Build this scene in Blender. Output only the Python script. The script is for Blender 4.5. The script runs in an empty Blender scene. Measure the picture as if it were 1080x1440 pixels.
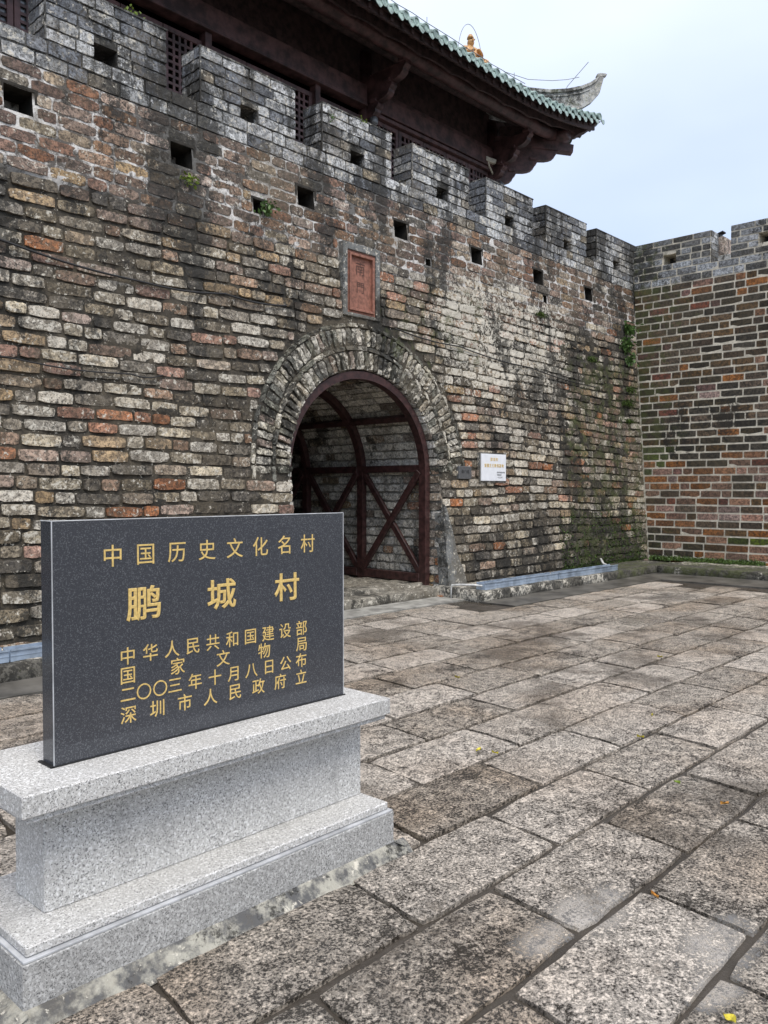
import bpy, bmesh, math, random
import numpy as np
from mathutils import Vector, Matrix
R = math.radians
rng = random.Random(7)
nr = np.random.default_rng(11)
SC = bpy.context.scene
COL = SC.collection

# ------------------------------------------------------------------ camera
cam_d = bpy.data.cameras.new('camera'); cam = bpy.data.objects.new('camera', cam_d); COL.objects.link(cam)
cam.location = (0, 0, 1.6)
cam.rotation_euler = (R(90 - 1.58), 0, R(43.2 - 90))
cam_d.sensor_fit = 'HORIZONTAL'; cam_d.sensor_width = 36; cam_d.lens = 36 * 1161 / 1080
cam_d.clip_start = 0.05; cam_d.clip_end = 3000
SC.camera = cam

# ------------------------------------------------------------------ sky, sun, exposure
SUN_EL, SUN_AZ = R(58), R(250)      # azimuth of the sun, anticlockwise from +X
W = bpy.data.worlds.new('World'); SC.world = W; W.use_nodes = True
nt = W.node_tree; nt.nodes.clear()
def wn(t): return nt.nodes.new(t)
out = wn('ShaderNodeOutputWorld'); add = wn('ShaderNodeAddShader')
b1 = wn('ShaderNodeBackground'); b2 = wn('ShaderNodeBackground')
sky = wn('ShaderNodeTexSky'); sky.sky_type = 'NISHITA'; sky.sun_disc = False
sky.sun_elevation = SUN_EL; sky.sun_rotation = R(90) - SUN_AZ
nt.links.new(sky.outputs[0], b1.inputs[0]); b1.inputs[1].default_value = 0.05
tc = wn('ShaderNodeTexCoord'); mp = wn('ShaderNodeMapping'); mp.inputs['Scale'].default_value = (1, 1, 2.2)
nz = wn('ShaderNodeTexNoise'); nz.inputs['Scale'].default_value = 1.6; nz.inputs['Detail'].default_value = 4; nz.inputs['Roughness'].default_value = .5
rp = wn('ShaderNodeValToRGB'); rp.color_ramp.elements[0].position = .3; rp.color_ramp.elements[1].position = .72
rp.color_ramp.elements[0].color = (.40, .435, .52, 1); rp.color_ramp.elements[1].color = (.58, .605, .67, 1)
nt.links.new(tc.outputs['Generated'], mp.inputs[0]); nt.links.new(mp.outputs[0], nz.inputs[0]); nt.links.new(nz.outputs[0], rp.inputs[0])
# overcast dome: brighter towards the zenith
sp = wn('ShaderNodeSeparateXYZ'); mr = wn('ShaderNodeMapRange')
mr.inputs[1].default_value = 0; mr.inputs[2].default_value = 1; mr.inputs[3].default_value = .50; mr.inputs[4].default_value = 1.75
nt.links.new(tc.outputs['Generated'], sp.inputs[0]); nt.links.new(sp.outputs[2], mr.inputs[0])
hz = wn('ShaderNodeMix'); hz.data_type = 'RGBA'; hz.blend_type = 'MULTIPLY'; hz.inputs[0].default_value = 1
rp2 = wn('ShaderNodeValToRGB'); rp2.color_ramp.elements[0].color = (.93, 1.0, 1.10, 1); rp2.color_ramp.elements[1].color = (1.06, 1.0, .92, 1); rp2.color_ramp.elements[1].position = .85
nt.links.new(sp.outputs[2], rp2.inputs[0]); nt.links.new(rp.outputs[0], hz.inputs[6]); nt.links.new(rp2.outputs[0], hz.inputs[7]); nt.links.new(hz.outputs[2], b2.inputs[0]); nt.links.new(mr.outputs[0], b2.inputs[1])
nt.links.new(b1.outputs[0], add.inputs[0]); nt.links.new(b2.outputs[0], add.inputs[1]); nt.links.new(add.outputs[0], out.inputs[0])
sd = bpy.data.lights.new('sun', 'SUN'); sd.energy = 1.5; sd.angle = R(25); sd.color = (1, .94, .84)
so = bpy.data.objects.new('sun', sd); COL.objects.link(so)
sv = Vector((math.cos(SUN_EL) * math.cos(SUN_AZ), math.cos(SUN_EL) * math.sin(SUN_AZ), math.sin(SUN_EL)))
so.rotation_euler = sv.to_track_quat('Z', 'Y').to_euler(); so.location = sv * 60
SC.view_settings.view_transform = 'Standard'; SC.view_settings.look = 'None'
SC.view_settings.exposure = 0.66; SC.view_settings.gamma = 1; SC.view_settings.use_curve_mapping = False

# ------------------------------------------------------------------ material helpers
class NT:
    def __init__(s, name):
        s.m = bpy.data.materials.new(name); s.m.use_nodes = True; s.t = s.m.node_tree; s.t.nodes.clear()
        s.o = s.n('ShaderNodeOutputMaterial'); s.b = s.n('ShaderNodeBsdfPrincipled'); s.l(s.b.outputs[0], s.o.inputs[0])
        s.pos = s.n('ShaderNodeNewGeometry').outputs['Position']
    def n(s, t): return s.t.nodes.new(t)
    def l(s, a, b): s.t.links.new(a, b)
    def put(s, sock, v):
        if hasattr(v, 'is_output') or isinstance(v, bpy.types.NodeSocket): s.l(v, sock)
        elif isinstance(v, (tuple, list)): sock.default_value = (*v[:3], 1) if len(sock.default_value) == 4 else v
        else: sock.default_value = v
    def noise(s, scale, detail=4, rough=.55, vec=None, off=0, stretch=None, dist=0):
        v = vec or s.pos
        mp = s.n('ShaderNodeMapping'); mp.inputs['Location'].default_value = (off, off * .7, off * 1.3)
        if stretch: mp.inputs['Scale'].default_value = stretch
        s.l(v, mp.inputs[0])
        k = s.n('ShaderNodeTexNoise'); k.inputs['Scale'].default_value = scale; k.inputs['Detail'].default_value = detail
        k.inputs['Roughness'].default_value = rough; k.inputs['Distortion'].default_value = dist; s.l(mp.outputs[0], k.inputs[0]); return k.outputs[0]
    def voro(s, scale, feature='F1', rnd=1):
        k = s.n('ShaderNodeTexVoronoi'); k.inputs['Scale'].default_value = scale; k.feature = feature; s.l(s.pos, k.inputs[0]); return k
    def step(s, v, a, b, lo=0., hi=1.):
        k = s.n('ShaderNodeMapRange'); k.interpolation_type = 'SMOOTHSTEP'; s.l(v, k.inputs[0])
        for i, q in enumerate((a, b, lo, hi)): s.put(k.inputs[i + 1], q)
        return k.outputs[0]
    def math(s, op, a, b=0.):
        k = s.n('ShaderNodeMath'); k.operation = op; s.put(k.inputs[0], a); s.put(k.inputs[1], b); return k.outputs[0]
    def mix(s, f, a, b, mode='MIX'):
        k = s.n('ShaderNodeMix'); k.data_type = 'RGBA'; k.blend_type = mode
        s.put(k.inputs[0], f); s.put(k.inputs[6], a); s.put(k.inputs[7], b); return k.outputs[2]
    def xyz(s):
        k = s.n('ShaderNodeSeparateXYZ'); s.l(s.pos, k.inputs[0]); return k.outputs
    def rand(s):
        a = s.n('ShaderNodeObjectInfo').outputs['Random']; b = s.n('ShaderNodeNewGeometry').outputs['Random Per Island']
        return s.math('FRACT', s.math('ADD', a, b))
    def bump(s, h, strength=.5, dist=.01, prev=None):
        k = s.n('ShaderNodeBump'); k.inputs['Strength'].default_value = strength; k.inputs['Distance'].default_value = dist
        s.l(h, k.inputs['Height'])
        if prev: s.l(prev, k.inputs['Normal'])
        return k.outputs[0]
    def done(s, col, rough=.8, normal=None, metallic=0., spec=.5):
        s.put(s.b.inputs['Base Color'], col); s.put(s.b.inputs['Roughness'], rough); s.b.inputs['Metallic'].default_value = metallic
        s.b.inputs['Specular IOR Level'].default_value = spec
        if normal: s.l(normal, s.b.inputs['Normal'])
        return s.m

def box_mask(g, x0, x1, z0, z1, soft=.4):
    """1 inside a world-space x/z window with soft, ragged edges (a stain with a shape of its own)"""
    X = g.xyz(); w = g.noise(1.3, 4, .6, off=3)
    xx = g.math('ADD', X[0], g.math('MULTIPLY', w, 1.6)); zz = g.math('ADD', X[2], g.math('MULTIPLY', w, 1.2))
    a = g.step(xx, x0 + .8 - soft, x0 + .8 + soft); b = g.step(xx, x1 + .8 + soft, x1 + .8 - soft)
    c = g.step(zz, z0 + .6 - soft, z0 + .6 + soft); d = g.step(zz, z1 + .6 + soft, z1 + .6 - soft)
    return g.math('MULTIPLY', g.math('MULTIPLY', a, b), g.math('MULTIPLY', c, d))

def grime(g, col, side=False, mold=.5, moss=.3, lime=.35, black=(.022, .021, .018)):
    """limewash remains, black mould and moss that grow across bricks and joints alike"""
    n1 = g.noise(11, 6, .68, off=5); n2 = g.noise(27, 6, .7, off=9, dist=.5); n0 = g.noise(.9, 4, .6, off=2, stretch=(1, 1, .45))
    film = g.math('MULTIPLY', g.step(g.math('ADD', g.math('MULTIPLY', g.noise(1.4, 5, .65, off=51), .6), g.math('MULTIPLY', n2, .4)), .46, .60), .62 if not side else .3)
    col = g.mix(film, col, (.115, .095, .066))
    # lime crust
    lm = g.math('ADD', g.math('MULTIPLY', n1, .45), g.math('MULTIPLY', n2, .55))
    if not side:
        zone = g.math('MULTIPLY', box_mask(g, 10, 13.6, 3.3, 5.0), .10)
        lm = g.math('ADD', lm, zone)
    lf = g.step(lm, .585 - lime * .08, .625 - lime * .07)
    col = g.mix(g.math('MULTIPLY', lf, .8), col, (.64, .60, .51))
    # mould
    md = g.math('ADD', g.math('MULTIPLY', g.noise(7, 6, .75, off=21), .45), g.math('MULTIPLY', g.noise(40, 5, .75, off=31), .35))
    md = g.math('ADD', md, g.math('MULTIPLY', g.math('SUBTRACT', n0, .5), .85)); md = g.math('ADD', md, .19)
    if not side:
        md = g.math('ADD', md, g.math('MULTIPLY', box_mask(g, 11.0, 15.8, -.2, 1.1), .09))
        md = g.math('ADD', md, g.math('MULTIPLY', box_mask(g, 12.6, 16.2, -.2, 2.6), .085))
        md = g.math('ADD', md, g.math('MULTIPLY', box_mask(g, 8.7, 11, 3.5, 4.7), .075))
        md = g.math('ADD', md, g.math('MULTIPLY', box_mask(g, -4, 17, 5.55, 6.0, .12), .03))
        md = g.math('ADD', md, g.math('MULTIPLY', box_mask(g, -4, 7.5, -.5, .9, .3), .05))
    if not side: md = g.math('ADD', md, g.math('MULTIPLY', g.math('SUBTRACT', g.noise(2.6, 5, .65, off=71, stretch=(1, 1, .14)), .5), .55))
    mf = g.step(md, .68 - mold * .12, .735 - mold * .12)
    col = g.mix(g.math('MULTIPLY', mf, .82), col, black)
    # moss
    ms = g.math('ADD', g.math('MULTIPLY', g.noise(4, 5, .7, off=41), .6), g.math('MULTIPLY', g.noise(45, 3, .7, off=47), .3))
    if not side:
        ms = g.math('ADD', ms, g.math('MULTIPLY', box_mask(g, 13.4, 17.5, -.5, 4.3), .15))
        ms = g.math('ADD', ms, g.math('MULTIPLY', box_mask(g, 8.7, 11.2, 3.4, 4.8), .12))
    else: ms = g.math('ADD', ms, g.math('MULTIPLY', g.math('MULTIPLY', g.step(g.xyz()[1], 6.2, 8.0), g.step(g.xyz()[2], 1.6, 3.0, .7, 1)), .17))
    sf = g.step(ms, .60 - moss * .08, .70 - moss * .08)
    col = g.mix(g.math('MULTIPLY', sf, .65), col, (.072, .084, .028))
    return col, n1, n2, mf

def brick_mat(name, c1, c2, side=False, mold=.5, moss=.3, lime=.35, bump=.8, var=.35, mode='old'):
    g = NT(name); r = g.rand()
    nA = g.noise(16, 5, .65, off=13); c1 = tuple(min(.9, v * 1.22) for v in c1); c2 = tuple(v * .82 for v in c2); nB = g.noise(24, 5, .7, off=23); col = g.mix(g.step(g.math('ADD', g.math('MULTIPLY', nA, .5), g.math('MULTIPLY', nB, .5)), .44, .56), c1, c2)
    hv = g.n('ShaderNodeHueSaturation'); hv.inputs['Hue'].default_value = .5
    g.l(g.step(r, 0, 1, 1 - var, 1 + var), hv.inputs['Value']); g.l(g.step(g.math('FRACT', g.math('MULTIPLY', r, 7.3)), 0, 1, .7, 1.15), hv.inputs['Saturation'])
    g.l(col, hv.inputs['Color']); col = hv.outputs[0]
    pit = g.noise(48, 5, .7, off=17)
    col = g.mix(g.step(pit, .46, .40, 0, .8), col, (.028, .025, .021))
    col, n1, n2, mf = grime(g, col, side, mold, moss, lime)
    h = g.math('ADD', g.math('MULTIPLY', n1, .9), g.math('MULTIPLY', pit, .55))
    nn = g.bump(h, bump, .022)
    return g.done(col, g.step(n2, .3, .7, .62, .95), nn, spec=.35)

def mortar_mat(name, c1, c2, side=False, mold=.6, moss=.4, lime=.1, top=None):
    g = NT(name); col = g.mix(g.step(g.noise(9, 5, .7), .4, .6), c1, c2)
    if top:
        X = g.xyz(); z = g.math('ADD', X[2], g.math('MULTIPLY', g.noise(1.1, 4, .6, off=4), 1.0))
        t = g.step(z, 5.15, 5.35); col = g.mix(t, col, g.mix(g.step(g.noise(4, 5, .7, off=8), .42, .56), (.10, .09, .08), top))
    col, n1, n2, mf = grime(g, col, side, mold, moss, lime)
    nn = g.bump(g.math('ADD', n1, n2), .9, .012)
    return g.done(col, .9, nn, spec=.3)

def simple(name, c, rough=.6, metallic=0., noise=.15, scale=12, bump=0., spec=.5):
    g = NT(name); n = g.noise(scale, 5, .6)
    d = tuple(max(0, v * (1 - noise * 2)) for v in c); e = tuple(min(1, v * (1 + noise)) for v in c)
    nn = g.bump(n, bump, .01) if bump else None
    return g.done(g.mix(g.step(n, .3, .7), d, e), rough, nn, metallic, spec)

def granite(name, base, dark, light, scale=220, rough=.55, bump=.15, dirt=.0, darkcut=.40, lightcut=.60):
    g = NT(name); n = g.noise(scale, 3, .7); n2 = g.noise(scale * .45, 3, .6, off=7); big = g.noise(3.5, 5, .6, off=3)
    col = g.mix(g.step(n, darkcut, darkcut - .07), base, dark); col = g.mix(g.step(n2, lightcut, lightcut + .06), col, light)
    col = g.mix(g.math('MULTIPLY', g.step(big, .35, .7), .25), col, tuple(v * .72 for v in base))
    if dirt:
        z = g.xyz()[2]; s = g.math('ADD', z, g.math('MULTIPLY', g.noise(8, 5, .7, off=11), .12))
        col = g.mix(g.step(s, .12, .05, 0, dirt), col, tuple(v * .35 for v in base))
    if bump and name != 'polished_dark_granite':
        st = g.math('ADD', g.math('MULTIPLY', g.noise(5, 6, .7, off=61, stretch=(1, 1, .35)), .6), g.math('MULTIPLY', g.noise(60, 4, .7, off=66), .4))
        col = g.mix(g.step(st, .50, .66, 0, .55), col, tuple(v * .42 for v in base))
    return g.done(col, rough, g.bump(n, bump, .004))

def paving_mat():
    g = NT('pitted_granite'); r = g.rand(); X = g.xyz()
    f = g.noise(78, 6, .8, off=2, dist=.3); m = g.noise(19, 6, .66, off=5, dist=.4); big = g.noise(2.3, 5, .6, off=8); tint = g.noise(1.1, 3, .5, off=12)
    k = g.math('ADD', g.math('MULTIPLY', f, .72), g.math('MULTIPLY', m, .28))
    k = g.math('ADD', k, g.math('MULTIPLY', g.math('SUBTRACT', r, .5), .035))
    k = g.math('SUBTRACT', k, g.math('MULTIPLY', g.step(big, .52, .72), .05))
    pale = g.mix(g.step(tint, .42, .66), (.70, .61, .50), (.63, .50, .37))
    pale = g.mix(g.step(r, 0, 1, 0, .5), pale, (.75, .675, .59))
    speck = g.noise(120, 3, .8, off=19); pale = g.mix(g.step(speck, .55, .62, 0, .55), pale, (.22, .20, .19))
    dark = g.mix(g.step(big, .45, .6), (.075, .064, .052), (.055, .043, .030))
    up = g.step(k, .452, .487)
    col = g.mix(up, dark, pale)
    col = g.mix(g.math('MULTIPLY', g.step(g.math('ADD', g.math('MULTIPLY', g.noise(1.3, 5, .65, off=30), .75), g.math('MULTIPLY', m, .25)), .535, .60), .6), col, (.075, .055, .034))
    # standing water: a film that fills the pits and, in the low spots, most of the face
    pd = None
    for (px, py, rad) in ((2.80, 1.54, .36), (2.52, 1.58, .22), (2.88, 1.10, .34), (2.62, 1.0, .2), (9.5, 4.6, .8), (11.8, 5.2, 1.0), (3.35, .8, .4)):
        dx = g.math('SUBTRACT', X[0], px); dy = g.math('SUBTRACT', X[1], py)
        d = g.math('SQRT', g.math('ADD', g.math('MULTIPLY', dx, dx), g.math('MULTIPLY', g.math('MULTIPLY', dy, dy), 3.2)))
        v = g.step(d, rad, rad * .25); pd = v if pd is None else g.math('MAXIMUM', pd, v)
    lvl = g.math('ADD', g.math('MULTIPLY', pd, .125), .425)
    wet = g.math('MULTIPLY', g.step(g.math('SUBTRACT', lvl, g.math('ADD', g.math('MULTIPLY', k, .8), g.math('MULTIPLY', g.noise(5, 3, .5, off=44), .2))), -.004, .012), g.step(pd, .02, .3, .35, 1))
    col = g.mix(g.math('MULTIPLY', wet, .6), col, (.17, .165, .155))
    rough = g.step(k, .42, .5, .28, .66)
    rf = g.n('ShaderNodeMix'); g.l(wet, rf.inputs[0]); g.l(rough, rf.inputs[2]); rf.inputs[3].default_value = .07
    h = g.math('MULTIPLY', g.math('ADD', g.step(k, .38, .56), g.math('MULTIPLY', f, .7)), g.math('SUBTRACT', 1.0, g.math('MULTIPLY', wet, .98)))
    return g.done(col, rf.outputs[0], g.bump(h, 1.0, .011), spec=.5)

def wet_earth():
    g = NT('wet_joint_dirt'); n = g.noise(2.2, 6, .7); f = g.noise(70, 5, .75, off=6)
    col = g.mix(g.step(n, .4, .62), (.036, .029, .021), (.062, .051, .039)); col = g.mix(g.step(f, .56, .68, 0, .45), col, (.13, .11, .09))
    wet = g.step(g.noise(3.1, 4, .6, off=15), .45, .6)
    return g.done(col, g.math('SUBTRACT', .75, g.math('MULTIPLY', wet, .5)), g.bump(g.math('ADD', f, n), .7, .012))

M = {}
# old masonry of the gate wall
M['pale'] = brick_mat('brick_limewashed', (.44, .385, .295), (.29, .248, .185), lime=.9, mold=.15)
M['grey'] = brick_mat('brick_weathered_grey', (.225, .188, .135), (.12, .10, .073), lime=.5, mold=.4)
M['dark'] = brick_mat('brick_blackened', (.10, .085, .065), (.055, .047, .037), lime=.2, mold=.5)
M['orange'] = brick_mat('brick_orange', (.36, .17, .095), (.23, .115, .07), lime=.45, mold=.1)
M['buff'] = brick_mat('brick_buff', (.34, .25, .155), (.20, .15, .10), lime=.45, mold=.2)
M['pink'] = brick_mat('brick_pinkish', (.34, .235, .17), (.20, .145, .105), lime=.5, mold=.2)
M['brown'] = brick_mat('brick_red_brown', (.205, .130, .085), (.12, .080, .055), lime=.35, mold=.45, var=.3)
M['rust'] = brick_mat('brick_rusty_brown', (.21, .115, .075), (.12, .072, .05), lime=.1, mold=.4)
M['slate'] = brick_mat('brick_blue_grey', (.42, .425, .42), (.24, .245, .245), lime=.6, mold=.5, moss=.1, var=.32)
M['slate_dark'] = brick_mat('brick_dark_blue_grey', (.15, .16, .175), (.09, .095, .105), lime=.2, mold=.5, moss=.2, var=.3)
# right wall
M['r_olive'] = brick_mat('brick_olive_brown', (.115, .072, .038), (.065, .045, .027), True, mold=.25, moss=.35, lime=-.7, bump=.35)
M['r_dark'] = brick_mat('brick_green_black', (.060, .048, .031), (.036, .031, .022), True, mold=.2, moss=.5, lime=-.9, bump=.35)
M['r_brown'] = brick_mat('brick_warm_brown', (.27, .125, .058), (.17, .080, .038), True, mold=.1, moss=.1, lime=-.6, bump=.35)
M['r_pink'] = brick_mat('brick_old_pink', (.33, .20, .155), (.20, .125, .10), True, mold=.15, moss=.0, lime=-.2, bump=.45)
M['r_red'] = brick_mat('brick_old_red', (.17, .065, .045), (.10, .045, .035), True, mold=.15, moss=.0, lime=-.4, bump=.4)
M['r_slate'] = brick_mat('brick_side_blue_grey', (.34, .355, .37), (.20, .21, .22), True, mold=.25, moss=-.2, lime=.1, bump=.3, var=.35)
M['r_slate_dark'] = brick_mat('brick_side_dark_grey', (.12, .12, .118), (.07, .07, .066), True, mold=.3, moss=-.1, lime=-.1, bump=.3)
M['r_moss'] = brick_mat('brick_mossy', (.075, .10, .02), (.045, .055, .018), True, mold=.1, moss=.9, lime=-.9, bump=.6)
M['mortar'] = mortar_mat('old_mortar', (.060, .052, .040), (.034, .030, .024), top=(.62, .60, .57))
M['mortar_grey'] = mortar_mat('parapet_mortar', (.16, .16, .155), (.045, .045, .043), mold=.75, moss=.35, lime=.4)
M['mortar_pale'] = mortar_mat('cream_mortar', (.68, .63, .52), (.52, .48, .39), side=True, mold=-.1, moss=-.1, lime=0)
M['arch'] = brick_mat('brick_arch_limy', (.38, .35, .28), (.18, .165, .13), lime=1.0, mold=.35, moss=.5, var=.4)
M['arch_dark'] = brick_mat('brick_arch_mossy', (.13, .13, .105), (.075, .072, .058), lime=.4, mold=.45, moss=.7)
M['tunnel'] = brick_mat('brick_tunnel_washed', (.50, .48, .43), (.36, .345, .30), lime=.9, mold=.05, moss=-.2)
M['tunnel2'] = brick_mat('brick_tunnel_bare', (.24, .20, .16), (.15, .12, .095), lime=.3, mold=.2, moss=-.2)
M['mortar_tunnel'] = mortar_mat('tunnel_mortar', (.30, .29, .26), (.20, .19, .17), mold=.1, moss=-.3, lime=.6)
M['hole'] = simple('shade_hole_lining', (.03, .026, .02), .95, noise=.3, scale=10, bump=.5)  # shade inside the wall holes, put into a near-black lining colour
M['cement'] = mortar_mat('cement_render', (.20, .205, .20), (.13, .135, .13), mold=.45, moss=.2, lime=.5)
M['kerb'] = mortar_mat('kerb_concrete', (.17, .165, .15), (.095, .092, .082), mold=.5, moss=.45, lime=1.3)
M['strip'] = simple('wet_concrete', (.115, .108, .095), .4, noise=.3, scale=2.5, bump=.2)
M['apron'] = simple('pale_concrete', (.30, .29, .26), .75, noise=.25, scale=5, bump=.4)
M['sill'] = mortar_mat('worn_sill_stone', (.25, .23, .19), (.13, .12, .10), mold=.45, moss=.3, lime=.6)
M['stone'] = paving_mat(); M['earth'] = wet_earth()
M['white_gran'] = granite('white_granite', (.54, .53, .505), (.06, .06, .062), (.74, .735, .72), 210, .5, .12, darkcut=.465, lightcut=.54)
M['white_gran_rough'] = granite('bush_hammered_granite', (.37, .365, .35), (.07, .07, .07), (.53, .525, .51), 210, .7, .5, dirt=.5, darkcut=.47, lightcut=.53)
M['dark_gran'] = granite('polished_dark_granite', (.050, .053, .061), (.024, .026, .030), (.105, .109, .118), 480, .12, .0, darkcut=.47, lightcut=.55)
M['white_edge'] = simple('pale_bevel', (.45, .46, .47), .5)
M['gold'] = simple('gold_leaf_paint', (.76, .54, .19), .38, .2, noise=.12, scale=90)
M['gold_dark'] = simple('gold_shaded_paint', (.42, .31, .12), .5, .2, noise=.12, scale=90)
M['skirt'] = mortar_mat('skirt_mortar', (.38, .365, .31), (.10, .10, .10), side=True, mold=.2, moss=-.3, lime=.3)
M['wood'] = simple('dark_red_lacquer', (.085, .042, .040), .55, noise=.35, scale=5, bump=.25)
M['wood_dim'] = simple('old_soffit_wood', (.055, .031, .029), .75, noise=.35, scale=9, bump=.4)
M['gatewood'] = simple('gate_timber', (.052, .023, .021), .45, noise=.3, scale=14, bump=.2)
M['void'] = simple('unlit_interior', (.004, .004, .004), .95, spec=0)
M['glass'] = simple('window_glass', (.10, .11, .12), .08, noise=.02)
M['tile'] = simple('green_glazed_tile', (.25, .34, .30), .30, noise=.28, scale=11, bump=.15)
M['pan'] = simple('grey_green_pan_tile', (.16, .20, .18), .55, noise=.3, scale=9, bump=.2)
M['ridge'] = mortar_mat('ridge_plaster', (.48, .48, .46), (.28, .28, .27), side=True, mold=.25, moss=-.5, lime=.5)
M['gilt'] = simple('ochre_glaze', (.55, .30, .11), .42, noise=.25, scale=30)
M['terra'] = simple('terracotta_slab', (.27, .118, .08), .75, noise=.2, scale=20, bump=.3)
M['terra_dark'] = simple('engraved_line', (.10, .05, .038), .9)
M['gutter'] = simple('blue_grey_coated_metal', (.33, .40, .49), .42, .2, noise=.2, scale=5, bump=.05)
M['pvc'] = simple('white_pvc', (.62, .62, .60), .45)
M['black'] = simple('black_rubber', (.012, .012, .012), .6)
M['wire'] = simple('galvanised_wire', (.22, .23, .24), .45, .6)
M['sign'] = simple('white_marble_plate', (.78, .80, .83), .3, noise=.03)
M['signgrey'] = simple('brushed_steel_plate', (.17, .175, .18), .4, .5, noise=.1, scale=40)
M['ink'] = simple('dark_print', (.03, .03, .03), .6)
M['fern'] = simple('fern_leaf', (.085, .16, .035), .6, noise=.3, scale=30)
M['lime_leaf'] = simple('bright_leaf', (.20, .28, .04), .6, noise=.3, scale=30)
M['moss'] = simple('moss_green', (.075, .12, .02), .9, noise=.4, scale=25)
M['yellow'] = simple('yellow_leaf', (.62, .52, .05), .6, noise=.2, scale=60)
M['leaf_orange'] = simple('orange_leaf', (.55, .26, .05), .6, noise=.2, scale=60)
M['cream'] = simple('cream_plastic', (.50, .47, .38), .4)

# ------------------------------------------------------------------ object helpers
def tag(o, label=None, cat=None, group=None, kind=None):
    if label: o['label'] = label
    if cat: o['category'] = cat
    if group: o['group'] = group
    if kind: o['kind'] = kind
    return o
def empty(name, loc=(0, 0, 0), rz=0):
    o = bpy.data.objects.new(name, None); o.location = loc; o.rotation_euler = (0, 0, rz); o.empty_display_size = .1; COL.objects.link(o); return o
def mesh_obj(name, me, mat=None, parent=None, loc=(0, 0, 0), rot=(0, 0, 0), scale=(1, 1, 1), world=True):
    o = bpy.data.objects.new(name, me); COL.objects.link(o)
    o.location = loc; o.rotation_euler = rot; o.scale = scale
    if mat and len(me.materials) == 0: me.materials.append(M[mat])
    if parent:
        o.parent = parent
        if world: o.matrix_parent_inverse = INV[parent.name] if parent.name in INV else Matrix.Identity(4)
    return o
INV = {}
def inst(name, me, mat, parent, loc, rot, scale):
    """a piece that shares its mesh, with a material of its own"""
    o = bpy.data.objects.new(name, me); COL.objects.link(o); o.location = loc; o.rotation_euler = rot; o.scale = scale
    o.material_slots[0].link = 'OBJECT'; o.material_slots[0].material = M[mat]; o.parent = parent; return o
class MB:
    def __init__(s): s.v = []; s.f = []; s.mi = []; s.mats = []
    def slot(s, mat):
        if mat not in s.mats: s.mats.append(mat)
        return s.mats.index(mat)
    def add(s, vs, fs, mat):
        b = len(s.v); s.v += [tuple(p) for p in vs]; k = s.slot(mat)
        for f in fs: s.f.append(tuple(b + i for i in f)); s.mi.append(k)
    def box(s, x0, x1, y0, y1, z0, z1, mat, mtx=None):
        vs = [(x, y, z) for z in (z0, z1) for y in (y0, y1) for x in (x0, x1)]
        if mtx: vs = [mtx @ Vector(p) for p in vs]
        s.add(vs, [(0, 2, 3, 1), (4, 5, 7, 6), (0, 1, 5, 4), (2, 6, 7, 3), (0, 4, 6, 2), (1, 3, 7, 5)], mat)
    def prism(s, poly, d0, d1, mat, mtx):
        """polygon in (u,w), extruded along local v from d0 to d1; mtx maps (u,v,w)"""
        n = len(poly); vs = [mtx @ Vector((u, d0, w)) for u, w in poly] + [mtx @ Vector((u, d1, w)) for u, w in poly]
        s.add(vs, [tuple(range(n))[::-1], tuple(range(n, 2 * n))] + [(i, (i + 1) % n, n + (i + 1) % n, n + i) for i in range(n)], mat)
    def tube(s, pts, r, mat, n=6, cap=True):
        pts = [Vector(p) for p in pts]; rs = r if isinstance(r, (list, tuple)) else [r] * len(pts); ring = []
        for i, p in enumerate(pts):
            d = (pts[min(i + 1, len(pts) - 1)] - pts[max(i - 1, 0)]).normalized()
            a = d.cross(Vector((0, 0, 1)));  a = a.normalized() if a.length > 1e-3 else Vector((1, 0, 0)); b = d.cross(a)
            ring += [p + (a * math.cos(t) + b * math.sin(t)) * rs[i] for t in [2 * math.pi * k / n for k in range(n)]]
        fs = [(i * n + k, i * n + (k + 1) % n, (i + 1) * n + (k + 1) % n, (i + 1) * n + k) for i in range(len(pts) - 1) for k in range(n)]
        if cap: fs += [tuple(range(n))[::-1], tuple(range((len(pts) - 1) * n, len(pts) * n))]
        s.add(ring, fs, mat)
    def build(s, name, parent=None, smooth=False, bevel=0, loc=(0, 0, 0), rz=0, seg=1):
        me = bpy.data.meshes.new(name); me.from_pydata(s.v, [], s.f); me.update()
        for m in s.mats: me.materials.append(M[m])
        me.polygons.foreach_set('material_index', s.mi)
        bm = bmesh.new(); bm.from_mesh(me); bmesh.ops.recalc_face_normals(bm, faces=bm.faces)
        if bevel: bmesh.ops.bevel(bm, geom=bm.edges[:], offset=bevel, segments=seg, affect='EDGES', profile=.5)
        bm.to_mesh(me); bm.free()
        if smooth: me.polygons.foreach_set('use_smooth', [True] * len(me.polygons))
        o = bpy.data.objects.new(name, me); COL.objects.link(o); o.location = loc; o.rotation_euler = (0, 0, rz)
        if parent: o.parent = parent
        return o

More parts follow.
